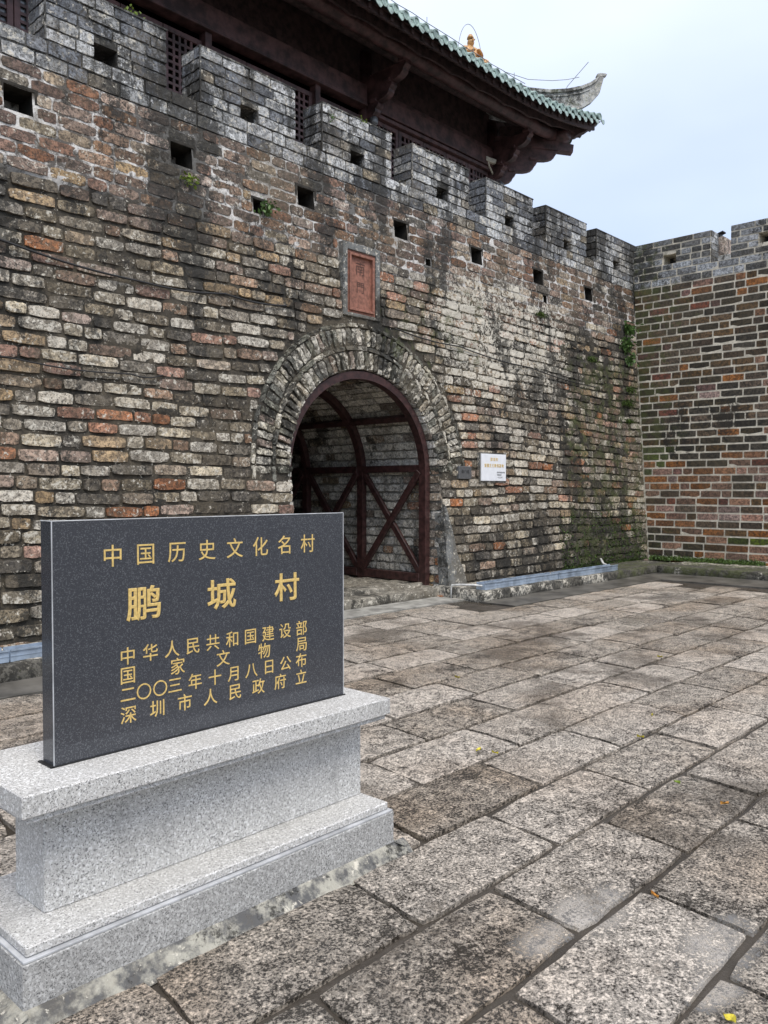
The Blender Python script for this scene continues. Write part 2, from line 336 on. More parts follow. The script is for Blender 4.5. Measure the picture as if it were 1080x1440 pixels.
# value noise for geometry
_g = nr.random((64, 64, 64)).astype(np.float32)
def vnoise(x, y, z=0.0):
    x = np.asarray(x, float); y = np.asarray(y, float); z = np.asarray(z, float) + 0 * x
    xi, yi, zi = np.floor(x).astype(int), np.floor(y).astype(int), np.floor(z).astype(int); fx, fy, fz = x - xi, y - yi, z - zi
    fx = fx * fx * (3 - 2 * fx); fy = fy * fy * (3 - 2 * fy); fz = fz * fz * (3 - 2 * fz); r = 0
    for a in (0, 1):
        for b in (0, 1):
            for c in (0, 1):
                r = r + _g[(xi + a) % 64, (yi + b) % 64, (zi + c) % 64] * (fx if a else 1 - fx) * (fy if b else 1 - fy) * (fz if c else 1 - fz)
    return r
def fbm(x, y, o=4, s=0):
    r = 0; a = .5; t = 0
    for i in range(o): r = r + a * vnoise(x * 2 ** i + s, y * 2 ** i + s * 1.7, s + i * 7.3); t += a; a *= .55
    return r / t

# brick templates: x along the wall, y into the wall (front at 0), z up; unit size
def brick_template(rough, nx=6, nz=3, seed=0):
    q = random.Random(seed); vs = []; r = rough
    tl = [q.uniform(-.05, .05) * r for _ in range(4)]
    for j in range(nz):
        for i in range(nx):
            u, v = i / (nx - 1), j / (nz - 1); x, z = u - .5, v - .5
            ei, ej = i in (0, nx - 1), j in (0, nz - 1)
            y = q.uniform(-.07, .07) * r + (.0 if ei or ej else 0) + (.05 * r if ei and ej else 0) + tl[0] * x * 2 + tl[1] * z * 2
            if ei: x *= 1 - q.uniform(.0, .03) * r - (.030 * r if ej else 0)
            else: x += q.uniform(-.04, .04)
            if ej: z *= 1 - q.uniform(.0, .17) * r - (.16 * r if ei else 0)
            else: z += q.uniform(-.1, .1)
            vs.append((x, y, z))
    fs = [(j * nx + i, j * nx + i + 1, (j + 1) * nx + i + 1, (j + 1) * nx + i) for j in range(nz - 1) for i in range(nx - 1)]
    rim = [i for i in range(nx)] + [(j + 1) * nx - 1 for j in range(1, nz)] + [(nz - 1) * nx + i for i in range(nx - 2, -1, -1)] + [j * nx for j in range(nz - 2, 0, -1)]
    b = len(vs)
    for k in rim: x, y, z = vs[k]; vs.append((max(-.5, min(.5, x * (1 + .03 * r))), 1.0, max(-.5, min(.5, z * (1 + .10 * r)))))
    n = len(rim)
    for k in range(n): k2 = (k + 1) % n; fs.append((rim[k2], rim[k], b + k, b + k2))
    return np.array(vs, dtype=float), fs
def to_mesh(name, vs, fs, mat='pale', smooth=True):
    me = bpy.data.meshes.new(name); me.from_pydata([tuple(v) for v in vs], [], fs); me.materials.append(M[mat])
    me.polygons.foreach_set('use_smooth', [smooth] * len(me.polygons)); me.update(); return me
T_OLD = [brick_template(1.0, 6, 3, s) for s in range(14)]; T_NEAT = [brick_template(.28, 4, 3, s + 50) for s in range(8)]; T_MID = [brick_template(.55, 5, 3, s + 90) for s in range(10)]
ME_OLD = [to_mesh('worn_brick', *t) for t in T_OLD]; ME_NEAT = [to_mesh('neat_brick', *t) for t in T_NEAT]; ME_MID = [to_mesh('parapet_brick', *t) for t in T_MID]
TS = {'old': T_OLD, 'neat': T_NEAT, 'mid': T_MID}; MS = {'old': ME_OLD, 'neat': ME_NEAT, 'mid': ME_MID}
for me in ME_NEAT: me.polygons.foreach_set('use_smooth', [False] * len(me.polygons))
for me in ME_MID: me.polygons.foreach_set('use_smooth', [False] * len(me.polygons))
for me in ME_OLD: me.polygons.foreach_set('use_smooth', [False] * len(me.polygons))

class Laid:
    """bricks gathered as (matrix, template, set, material), then built one by one or joined"""
    def __init__(s): s.b = []
    def add(s, mtx, kind, mat): s.b.append((mtx, kind, rng.randrange(14 if kind == 'old' else 8), mat))
    def objects(s, items, name, parent):
        for mtx, kind, t, mat in items:
            me = MS[kind][t % len(MS[kind])]
            o = bpy.data.objects.new(name, me); COL.objects.link(o); o.parent = parent; o.matrix_world = mtx
            o.material_slots[0].link = 'OBJECT'; o.material_slots[0].material = M[mat]
    def joined(s, items, name, parent):
        if not items: return
        V = []; F = []; MI = []; SMO = []; mats = []; base = 0
        for mtx, kind, t, mat in items:
            vs, fs = TS[kind][t % len(TS[kind])]; m = np.array(mtx)
            V.append(vs @ m[:3, :3].T + m[:3, 3]); F += [tuple(base + i for i in f) for f in fs]; base += len(vs)
            if mat not in mats: mats.append(mat)
            MI += [mats.index(mat)] * len(fs); SMO += [False] * len(fs)
        me = bpy.data.meshes.new(name); me.from_pydata(np.concatenate(V).tolist(), [], F)
        for q in mats: me.materials.append(M[q])
        me.polygons.foreach_set('material_index', MI); me.polygons.foreach_set('use_smooth', SMO); me.update()
        o = bpy.data.objects.new(name, me); COL.objects.link(o); o.parent = parent; o['kind'] = 'stuff'; return o

def mtx_at(p, ex, ey, ez, sx, sy, sz):
    m = Matrix.Identity(4)
    for c, (e, k) in enumerate(((ex, sx), (ey, sy), (ez, sz))):
        for r_ in range(3): m[r_][c] = e[r_] * k
    for r_ in range(3): m[r_][3] = p[r_]
    return m
def tilt(ex, ez, a): return ex * math.cos(a) + ez * math.sin(a), ez * math.cos(a) - ex * math.sin(a)

def pick(table):
    t = rng.random() * sum(w for _, w in table)
    for m, w in table:
        t -= w
        if t <= 0: return m
    return table[-1][0]

def free_runs(x0, x1, zlo, zhi, blocked, step=.02):
    runs = []; cur = None; x = x0
    while x <= x1:
        b = any(blocked(x, z) for z in (zlo + .02, (zlo + zhi) / 2, zhi - .02))
        if not b and cur is None: cur = x
        if b and cur is not None: runs.append((cur, x - step)); cur = None
        x += step
    if cur is not None: runs.append((cur, x1))
    return runs
def lay_course(x0, x1, lens, joint, phase):
    """split a run into bricks"""
    out = []; x = x0 - phase
    while x < x1:
        L = lens(); a, b = max(x, x0), min(x + L, x1)
        if x1 - b < .10: b = x1
        if b - a > .05: out.append((a + joint / 2, b - joint / 2))
        x = b if b >= x1 else x + L
    return out

# ------------------------------------------------------------------ the gate wall
TOPZ, SILLZ, MERZ = 5.87, 6.18, 6.83
AX, AR, ASP, ARISE = 8.26, 1.46, 1.85, 1.42        # gate arch: centre, half width, spring, rise
def fy(z): return 7.80 + .0935 * min(z, TOPZ)
def fx(z): return 16.45 + .05 * min(z, TOPZ)
HOLES = [(x * .988 + .02 if False else x * .985, 5.46, .155, .125) for x in (1.75, 3.63, 5.53, 7.46, 9.37, 11.26, 13.15, 15.0)] + \
        [(10.073 * .975, 5.10, .07, .07), (13.48 * .975, 5.08, .07, .07), (6.694 * .975, 5.12, .08, .10)]
TAB = (7.98, 8.54, 4.04, 4.90)
def in_arch(x, z, grow=0.0):
    if z < ASP: return abs(x - AX) < AR + grow
    return ((x - AX) / (AR + grow)) ** 2 + ((z - ASP) / (ARISE + grow)) ** 2 < 1
def blocked_main(x, z):
    if z < ASP and in_arch(x, z, .0): return True
    if z >= ASP - .0 and in_arch(x, z, .63): return True
    if TAB[0] - .10 < x < TAB[1] + .10 and TAB[2] - .07 < z < TAB[3] + .13: return True
    if any(abs(x - hx) < hw and abs(z - hz) < hh for hx, hz, hw, hh in HOLES): return True
    if 9.7 < x < 10.16 - z * .31 and z < 1.36: return True
    return False
gate_wall = empty('fortress_wall'); tag(gate_wall, 'long weathered brick fortress wall with arched gateway and crenellated grey parapet', 'fortress wall')
laid = Laid(); items = []
wave = lambda x, z: .045 * math.sin(x * .55 + z * .8) + .022 * math.sin(x * 1.9 + z * 2.3) + .02 * float(vnoise(x * 1.3, z * 5.0)) - .01
z = .02; row = 0
EX, EY, EZ = Vector((1, 0, 0)), Vector((0, 1, 0)), Vector((0, 0, 1))
while z < TOPZ - .06:
    upper = z > 4.70
    h = (TOPZ - 4.74) / 8 if upper else rng.uniform(.136, .152)
    if not upper and 4.74 - z < .18: h = 4.745 - z
    def lens():
        if upper: return rng.choice((.40, .42, .44, .38, .24))
        return rng.choice((.46, .42, .38, .44, .34, .22, .20, .5))
    for r0, r1 in free_runs(-3.0, fx(z), z, z + h, blocked_main):
        for a, b in lay_course(r0, r1, lens, rng.uniform(.018, .026) if upper else .022, rng.uniform(0, .4)):
            x = (a + b) / 2; zz = z + h / 2; k = 0 if upper else wave(x, z) * min(1, (4.7 - z) / .6) * min(1, z / .5)
            right = max(0, min(1, (x - 9.5) / 4)); top = zz > 4.7 + .25 * math.sin(x * .9)
            if top:
                tb = [('brown', 5), ('rust', 2.2), ('grey', .4), ('buff', 1.5), ('dark', .5), ('pink', .8)] if x < 12 else [('brown', 4), ('rust', 2), ('pink', 1.5), ('buff', 1), ('dark', .7), ('pale', .5)]
            else:
                lo = zz < 1.1
                sn = float(fbm(np.array(x * .7), np.array(zz * 1.1), 3, 6.)); tb = [('pale', 2.4 + (sn > .5)), ('grey', 3.4), ('dark', 2.4 if sn < .46 else .8), ('orange', 1.3 if sn > .5 else .4), ('buff', 1.4), ('pink', 1.0), ('brown', .7)]
                if x > 9.7: tb = [('pale', 3.4), ('grey', 2.5), ('dark', 1.1), ('orange', 1.3), ('buff', 1.5), ('pink', 1.6)]
                if lo: tb = [('pale', 1.2), ('grey', 3.6), ('dark', 2.5), ('orange', .4), ('buff', .4), ('pink', .4)]
            mat = pick(tb); prot = rng.uniform(-.006, .010) if not upper else rng.uniform(-.004, .006)
            hh = h - (.020 if upper else .020) - rng.uniform(0, .012) * (0 if upper else 1)
            ex, ez = tilt(EX, EZ, 0 if upper else rng.gauss(0, .012) + .02 * math.cos(x * .55 + z * .8))
            m = mtx_at((x, fy(zz) - prot, zz + k), ex, EY, ez, b - a, .085, hh)
            dist = math.hypot(x, 8) if x > 3.15 else 99
            items.append((dist - (0 if upper else 0), (m, 'old', rng.randrange(14), mat)))
    z += h; row += 1
items.sort(key=lambda t: t[0])
laid.objects([i for _, i in items[:300]], 'brick', gate_wall)
BR_OBJS = [gate_wall]
laid.joined([i for _, i in items[300:]], 'far_bricks', gate_wall)

# mortar sheet behind the bricks, with the holes and the arch left open
def mortar_sheet(name, x0, x1, z0, z1, cell, yfun, cut, mat, parent, swap=False):
    nx, nz = int((x1 - x0) / cell) + 1, int((z1 - z0) / cell) + 1
    xs = np.linspace(x0, x1, nx); zs = np.linspace(z0, z1, nz); X, Z = np.meshgrid(xs, zs)
    Y = yfun(X, Z); V = np.stack([Y, X, Z] if swap else [X, Y, Z], -1).reshape(-1, 3)
    cx = (xs[:-1] + xs[1:]) / 2; cz = (zs[:-1] + zs[1:]) / 2; F = []
    for j in range(nz - 1):
        for i in range(nx - 1):
            if cut and cut(cx[i], cz[j]): continue
            k = j * nx + i; F.append((k, k + nx, k + nx + 1, k + 1) if swap else (k, k + 1, k + nx + 1, k + nx))
    me = bpy.data.meshes.new(name); me.from_pydata(V.tolist(), [], F); me.materials.append(M[mat])
    me.polygons.foreach_set('use_smooth', [True] * len(F)); me.update()
    o = bpy.data.objects.new(name, me); COL.objects.link(o); o.parent = parent; return o
def ymain(X, Z):
    n = fbm(X * 7, Z * 9, 3, 1.0); big = fbm(X * .8, Z * 1.0, 3, 5.0)
    cover = np.clip((big - .50) * 5, 0, 1) * (.6 + .4 * (X > 6.5)) + np.clip((X - 9.5) / 4, 0, 1) * .5 * (Z < 4.6)
    rec = .030 - .030 * np.clip(n - .35, 0, 1) * 1.2 - cover * .026 * np.clip((n - .42) * 3, 0, 1.15)
    rec = np.where(Z > 4.72, .014 - .012 * n, rec)
    return 7.80 + .0935 * Z + rec
def cut_main(x, z): return in_arch(x, z, .02) or (TAB[0] - .07 < x < TAB[1] + .07 and TAB[2] - .05 < z < TAB[3] + .07) or any(abs(x - hx) < hw - .01 and abs(z - hz) < hh - .01 for hx, hz, hw, hh in HOLES)
mortar_sheet('mortar', -3.0, 16.9, 0, TOPZ, .036, ymain, cut_main, 'mortar', gate_wall)
# the lined putlog holes
for hx, hz, hw, hh in HOLES:
    b = MB(); y0 = fy(hz) + .03; y1 = y0 + .7; o_ = .03
    for (a0, a1, c0, c1) in ((-hw - o_, -hw, -hh - o_, hh + o_), (hw, hw + o_, -hh - o_, hh + o_), (-hw, hw, hh, hh + o_), (-hw, hw, -hh - o_, -hh)):
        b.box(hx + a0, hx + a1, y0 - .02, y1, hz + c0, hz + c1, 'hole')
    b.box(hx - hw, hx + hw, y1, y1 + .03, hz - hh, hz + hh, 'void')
    b.build('wall_opening', gate_wall)

# the core of the wall (walkway behind the parapet)
b = MB(); b.box(-3, AX - AR - .15, 8.7, 16, 0, 5.86, 'mortar'); b.box(AX + AR + .15, 24, 8.75, 16, 0, 5.86, 'mortar'); b.box(AX - AR - .14, AX + AR + .14, 8.7, 16, 3.6, 5.86, 'mortar')
b.box(17.3, 24, -6, 8.74, 0, 5.86, 'mortar')
b.build('wall_core', gate_wall)

# ---- arch rings
surround = MB(); surround.box(AX - .02, AX + .02, 8.3, 8.32, 3.75, 3.77, 'mortar'); surround = surround.build('arch_surround', gate_wall)
def ell(t, g): return AX + (AR + g) * math.cos(t), ASP + (ARISE + g) * math.sin(t)
ring_items = []
def ring(g0, g1, w, lo, hi, mats, tangential=False):
    t = lo
    while t < hi:
        gm = (g0 + g1) / 2; x, zz = ell(t, gm); rr = math.hypot((AR + gm) * math.sin(t), (ARISE + gm) * math.cos(t)); dt = w * rng.uniform(.85, 1.15) / rr
        x, zz = ell(t + dt / 2, gm)
        rad = Vector((math.cos(t + dt / 2), 0, math.sin(t + dt / 2))); tan = Vector((-math.sin(t + dt / 2), 0, math.cos(t + dt / 2)))
        gap = .016
        if tangential: m = mtx_at((x, fy(zz) - rng.uniform(-.01, .015), zz), tan, EY, rad, dt * rr - gap, .2, g1 - g0 - .012) 
        else: m = mtx_at((x + rad.x * rng.uniform(-.01, .01), fy(zz) - rng.uniform(-.012, .018), zz), rad, EY, -tan, (g1 - g0) * rng.uniform(.93, 1.03), .25, dt * rr - gap)
        ring_items.append((m, 'old', rng.randrange(14), pick(mats))); t += dt
ml = [('arch', 5), ('arch_dark', 3.5), ('pale', 1), ('pink', .3)]
ring(.0, .245, .095, -.0, math.pi, ml); ring(.250, .325, .24, -.02, math.pi + .02, [('arch', 1), ('arch_dark', 2.2)], True)
ring(.33, .565, .10, -.03, math.pi + .03, ml); ring(.57, .64, .26, .0, math.pi, [('arch_dark', 3), ('arch', 1)], True)
laid.objects(ring_items, 'brick', surround)

# ---- tunnel lining (vault) with ribs
vault = empty('vault'); vault.parent = gate_wall
S1 = ASP; def_arc = None
def prof(s, inset=0.0):
    """s along the profile from the right foot: straight jamb, then the arch, then the left jamb; returns x, z and inward normal"""
    L = math.pi * (AR + ARISE) / 2
    if s < S1: return AX + AR - inset, s, Vector((-1, 0, 0)), Vector((0, 0, 1))
    if s < S1 + L:
        t = (s - S1) / L * math.pi; n = Vector((-math.cos(t) / AR, 0, -math.sin(t) / ARISE)).normalized()
        return AX + AR * math.cos(t) + n.x * inset, ASP + ARISE * math.sin(t) + n.z * inset, n, Vector((n.z, 0, -n.x))
    return AX - AR + inset, S1 - (s - S1 - L), Vector((1, 0, 0)), Vector((0, 0, -1))
LT = 2 * S1 + math.pi * (AR + ARISE) / 2
DEPTH = 13.6
vs = []; fs = []; NS = 60; NY = 24
for i in range(NS + 1):
    x, zz, n, t = prof(LT * i / NS, -.028)
    for j in range(NY + 1): vs.append((x, fy(zz) + .02 + (DEPTH - fy(zz) - .02) * j / NY, zz))
for i in range(NS):
    for j in range(NY): k = i * (NY + 1) + j; fs.append((k, k + 1, k + NY + 2, k + NY + 1))
vm = to_mesh('vault_mortar', vs, fs, 'mortar_tunnel'); o = bpy.data.objects.new('mortar', vm); COL.objects.link(o); o.parent = vault
vi = []; s = .02
while s < LT - .1:
    h = rng.uniform(.13, .145); y = fy(0) + .2 - rng.uniform(0, .2); first = True
    x, zz, n, t = prof(s + h / 2)
    y = fy(zz) + .012
    while y < DEPTH:
        L = rng.choice((.4, .42, .22, .38)) * (rng.uniform(.4, 1) if first else 1); first = False
        bare = rng.random() < (.75 if s < 1.8 and y < 8.35 else .12)
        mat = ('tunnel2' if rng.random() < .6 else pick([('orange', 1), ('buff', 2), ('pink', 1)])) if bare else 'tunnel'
        if y > 9.9 and rng.random() < min(1, (y - 9.9) * .6): mat = 'grey' if y < 11 else 'dark'  # bricks darken with depth: the tunnel's gloom put into their colour
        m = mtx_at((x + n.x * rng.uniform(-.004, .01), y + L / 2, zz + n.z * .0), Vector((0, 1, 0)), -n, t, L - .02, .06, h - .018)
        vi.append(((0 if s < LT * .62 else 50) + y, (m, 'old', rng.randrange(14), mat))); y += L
    s += h
vi.sort(key=lambda t: t[0])
bpy.context.view_layer.update()
VI = [i for _, i in vi]
vo = Matrix.Translation((-AX, -8, 0))
laid.objects(VI[:180], 'brick', vault); laid.joined([(m, k, t, q) for m, k, t, q in VI[180:]], 'deep_bricks', vault)
b = MB(); b.box(AX - AR - .1, AX + AR + .1, DEPTH, DEPTH + .1, 0, 3.5, 'void'); o = b.build('dark_tunnel_end', vault)  # near-black panel standing for the unlit far end of the tunnel

# timber arch frames, rails and cross braces standing against the vault
timber = empty('timber_arch', (AX, 8.28, 0)); tag(timber, 'dark red timber frame of arched ribs and cross braces lining the gateway', 'timber frame')
def tloc(o): o.location = (-AX, -8.28, 0); o.parent = timber; return o
ribs = (8.21, 9.56, 10.92, 12.24)
for k, y in enumerate(ribs):
    b = MB(); w, d = (.105, .13) if k == 0 else (.10, .12); N = 64; vs = []
    for i in range(N + 1):
        s = .0 + (LT) * i / N; xa, za, n, t = prof(s, .025); xb, zb = xa + n.x * w, za + n.z * w
        vs += [(xa, y - d / 2, za), (xb, y - d / 2, zb), (xb, y + d / 2, zb), (xa, y + d / 2, za)]
    fs = [(i * 4 + q, i * 4 + (q + 1) % 4, i * 4 + 4 + (q + 1) % 4, i * 4 + 4 + q) for i in range(N) for q in range(4)] + [(0, 1, 2, 3), (N * 4, N * 4 + 3, N * 4 + 2, N * 4 + 1)]
    b.add(vs, fs, 'gatewood'); tloc(b.build('arched_rib'))
def strut(p, q, w, d, n, name='brace'):
    p, q = Vector(p), Vector(q); u = (q - p); L = u.length; u.normalize(); n = Vector(n); v = n.cross(u).normalized()
    m = Matrix.Identity(4)
    for c, e in enumerate((u, v, n)):
        for r_ in range(3): m[r_][c] = e[r_]
    m.translation = p; b = MB(); b.box(0, L, -w / 2, w / 2, -d / 2, d / 2, 'gatewood', m); return tloc(b.build(name, bevel=.006))
for k in range(3):
    y0, y1 = ribs[k] + .06, ribs[k + 1] - .06
    for side in (1, -1):
        X = AX + side * (AR - .085); n = (-side, 0, 0)
        strut((X, y0, 1.92), (X, y1, 1.92), .11, .09, n, 'rail'); strut((X, y0, .24), (X, y1, .24), .13, .10, n, 'rail')
        strut((X, y0, .30), (X, y1, 1.87), .10, .06, n); strut((X - side * .035, y1, .30), (X - side * .035, y0, 1.87), .10, .06, n)
        s = S1 + .95 if side > 0 else LT - S1 - .95; x, zz, nn, tt = prof(s, .075); strut((x, y0, zz), (x, y1, zz), .09, .08, nn, 'rail')

# ---- grey parapet: two courses and the merlons
def grey_band(x0, x1, z0, z1, rows, yf, parent, name='grey_brick', individuals=True, neat=False, holes=(), depth=.1, side=None, mats=None):
    its = []; h = (z1 - z0) / rows
    for r_ in range(rows):
        za = z0 + r_ * h
        blk = lambda x, z: any(abs(x - hx) < hw and abs(z - hz) < hh for hx, hz, hw, hh in holes)
        for q0, q1 in free_runs(x0, x1, za, za + h, blk, .01):
            for a, c in lay_course(q0, q1, lambda: rng.choice((.40, .37, .34, .22) if not neat else (.42, .43, .42, .22)), .018, (r_ % 2) * .19 + rng.uniform(0, .05)):
                mat = pick(mats or [('slate', 5), ('slate_dark', 2.2), ('grey', .5)])
                x = (a + c) / 2; zz = za + h / 2
                if side is None: m = mtx_at((x, yf - rng.uniform(-.004, .008), zz), EX, EY, EZ, c - a, depth, h - .014)
                elif side == 'x-': m = mtx_at((yf - rng.uniform(-.002, .006), x, zz), Vector((0, -1, 0)), EX, EZ, c - a - .008, depth, h - .026)
                its.append((m, 'mid' if not neat else 'neat', rng.randrange(40), mat))
    if individuals: laid.objects(its, name, parent)
    return its
YP = fy(TOPZ)
ii = grey_band(-3, 16.88, TOPZ, SILLZ, 2, YP, gate_wall, individuals=False)
ii.sort(key=lambda t: abs(t[0][0][3] - 3)); laid.objects([i for i in ii if i[0][0][3] > 3.1], 'grey_brick', gate_wall); laid.joined([i for i in ii if i[0][0][3] <= 3.1], 'far_grey_bricks', gate_wall)
b = MB(); b.box(-3, 16.9, YP + .014, YP + .40, TOPZ - .01, SILLZ - .006, 'mortar_grey'); b.build('parapet_core', gate_wall)
MX = [(x0 * .988, x1 * .988, hc * .988) for x0, x1, hc in ((.1, 1.6, .77), (2.0, 3.43, 2.68), (3.90, 5.34, 4.577), (5.785, 7.29, 6.524), (7.75, 9.17, 8.449), (9.62, 11.067, 10.36), (11.524, 12.989, 12.244), (13.397, 14.92, 14.19), (15.30, 17.10, 16.173))]
for x0, x1, hc in MX:
    hole = [(hc, 6.262, .125, .085)]
    c = MB(); y0, y1 = YP + .014, YP + .38; xi0, xi1 = x0 + .014, x1 - .014; hw, hh = .14, .10
    for (a0, a1, c0, c1) in ((xi0, hc - hw, SILLZ - .006, MERZ - .01), (hc + hw, xi1, SILLZ - .006, MERZ - .01), (hc - hw, hc + hw, 6.262 + hh, MERZ - .01), (hc - hw, hc + hw, SILLZ - .006, max(SILLZ - .004, 6.262 - hh))):
        c.box(a0, a1, y0, y1, c0, c1, 'mortar_grey')
    mer = c.build('merlon', gate_wall)
    grey_band(x0, x1, SILLZ, MERZ, 5, YP, mer, holes=hole)
    # left flank bricks, running in depth
    its = []
    for r_ in range(5):
        h = (MERZ - SILLZ) / 5; y = YP + .01
        for L in ((.2, .17) if r_ % 2 else (.11, .26)):
            its.append((mtx_at((x0 - .004, y + L / 2, SILLZ + h * (r_ + .5)), Vector((0, -1, 0)), EX, EZ, L - .014, .05, h - .014), 'mid', rng.randrange(40), pick([('slate', 1), ('slate_dark', 2)]))); y += L
    laid.objects(its, 'grey_brick', mer)
    c = MB(); c.box(x0 - .006, x0 + .012, YP - .012, YP + .004, SILLZ, MERZ, 'mortar_grey'); c.box(x0, x1, YP - .006, YP + .38, MERZ - .008, MERZ + .012, 'mortar_grey'); c.build('render_edge', mer)

# ---- tablet over the gate
tab = empty('inscribed_tablet', (8.26, fy(4.4), 4.05)); tag(tab, 'terracotta tablet carved with two characters set above the gate arch', 'tablet')
def under(o, parent, base): o.parent = parent; o.location = tuple(-v for v in base); return o
TB = (8.26, fy(4.4), 4.05); yt = fy(4.4)
b = MB(); x0, x1, z0, z1 = TAB
for (a0, a1, c0, c1) in ((x0 - .085, x0, z0 - .05, z1 + .10), (x1, x1 + .085, z0 - .05, z1 + .10), (x0, x1, z1, z1 + .10), (x0, x1, z0 - .05, z0)): b.box(a0, a1, yt - .042, yt + .1, c0, c1, 'cement')
under(b.build('cement_surround', bevel=.008), tab, TB)
b = MB()
for k, (w, dy) in enumerate(((.0, -.02), (.035, -.045), (.075, -.015))):
    w2 = w + (.035 if k < 2 else 0)
    if k < 2:
        for (a0, a1, c0, c1) in ((x0 + w, x0 + w2, z0 + w, z1 - w), (x1 - w2, x1 - w, z0 + w, z1 - w), (x0 + w2, x1 - w2, z1 - w2, z1 - w), (x0 + w2, x1 - w2, z0 + w, z0 + w2)): b.box(a0, a1, yt + dy, yt + .05, c0, c1, 'terra')
under(b.build('moulded_frame', bevel=.005), tab, TB)
b = MB(); b.box(x0 + .07, x1 - .07, yt + .0, yt + .04, z0 + .07, z1 - .07, 'terra'); under(b.build('slab'), tab, TB)

# ---- lettering
def glyphs(name, chars, mat, parent, y, bold=0., base=(0, 0, 0), extr=.0006):
    """chars: (character, centre x, centre z, size[, width factor]); each character a mesh of its own on an XZ plane at depth y"""
    for c in chars:
        ch, cx_, cz_, sz = c[:4]; wf = c[4] if len(c) > 4 else 1; V = []; F = []
        d = bpy.data.curves.new('glyph', 'FONT'); d.body = ch; d.size = 1; d.resolution_u = 4; d.extrude = extr / sz; d.bevel_depth = bold; d.bevel_resolution = 1
        t = bpy.data.objects.new('glyph', d); COL.objects.link(t); bpy.context.view_layer.update()
        me = t.evaluated_get(bpy.context.evaluated_depsgraph_get()).to_mesh()
        co = np.array([v.co[:] for v in me.vertices]); lo, hi = co.min(0), co.max(0)
        u = co[:, 0] - (lo[0] + hi[0]) / 2; v = co[:, 1] - (.38 if ch not in '一二三〇' else (lo[1] + hi[1]) / 2)
        sh = [(0, 0)] + []
        for k, (du, dv) in enumerate(sh):
            bi = len(V); V += [(cx_ + (a + du) * sz * wf, y - w * sz - .00012 * k, cz_ + (b_ + dv) * sz) for a, b_, w in zip(u, v, co[:, 2])]
            F += [tuple(bi + i for i in p.vertices) for p in me.polygons]
        bpy.data.objects.remove(t)
        m2 = bpy.data.meshes.new(name); m2.from_pydata(V, [], F); m2.materials.append(M[mat]); m2.update()
        o = bpy.data.objects.new(name, m2); COL.objects.link(o); o.parent = parent; o.location = tuple(-v for v in base)
glyphs('character', [('南', 8.255, 4.68, .20), ('門', 8.26, 4.42, .17)], 'terra_dark', tab, yt - .003, base=TB)

# ---- signs on the wall
def plate(name, label, x0, x1, z0, z1, y, mat, th=.03):
    B = ((x0 + x1) / 2, y, z0); o = MB(); o.box(x0 - B[0], x1 - B[0], -th, .05, 0, z1 - z0, mat); o = o.build(name, bevel=.004, loc=B); tag(o, label, 'sign'); return o, B
ys = fy(1.95) - .03
sg, SB = plate('wall_sign', 'white marble plate with gold characters on the wall right of the gate', 10.72, 11.40, 1.735, 2.172, ys, 'sign')
cx_ = 11.06
glyphs('character', [(c, cx_ + (i - 1) * .075, 2.085, .062) for i, c in enumerate('深圳市')] + [(c, cx_ + (i - 3.5) * .068, 1.985, .062) for i, c in enumerate('爱国主义教育基地')], 'gold', sg, ys - .032, .012, SB)
glyphs('character', [(c, 11.17 + (i - 3.0) * .032 + .08, zz, .03) for zz, l in ((1.875, '深圳市委宣传部'), (1.835, '市教育局'), (1.795, '一九九五年')) for i, c in enumerate(l)], 'signgrey', sg, ys - .032, 0, SB)
c = MB(); c.box(-.36, .36, -.012, .04, -.025, .46, 'cement'); under(c.build('cement_bed'), sg, (0, 0, 0))
sg2, SB2 = plate('small_sign', 'small grey steel plate on bricks between gate and white sign', 10.15, 10.47, 1.76, 1.96, ys, 'signgrey', .02)
glyphs('character', [(c, 10.31 + (i - 1) * .07, 1.875, .06) for i, c in enumerate('南门楼')], 'ink', sg2, ys - .022, .0, SB2)

# ---- cement buttress beside the gate
g_ = MB(); m_ = Matrix.Identity(4)
pl = [(9.705, 0), (10.2, 0), (10.1, .35), (9.98, .62), (9.90, 1.0), (9.80, 1.33), (9.76, 1.37), (9.715, 1.2)]
vs = []; 
for k, (u, w) in enumerate(pl): vs.append((u, fy(w) - .022 - .02 * (1 - w / 1.4), w))
vs += [(u, fy(w) + .15, w) for u, w in pl]; n = len(pl)
g_.add(vs, [tuple(range(n)), tuple(range(2 * n - 1, n - 1, -1))] + [(i, (i + 1) % n, n + (i + 1) % n, n + i) for i in range(n)], 'cement')
g_.build('cement_buttress', gate_wall)

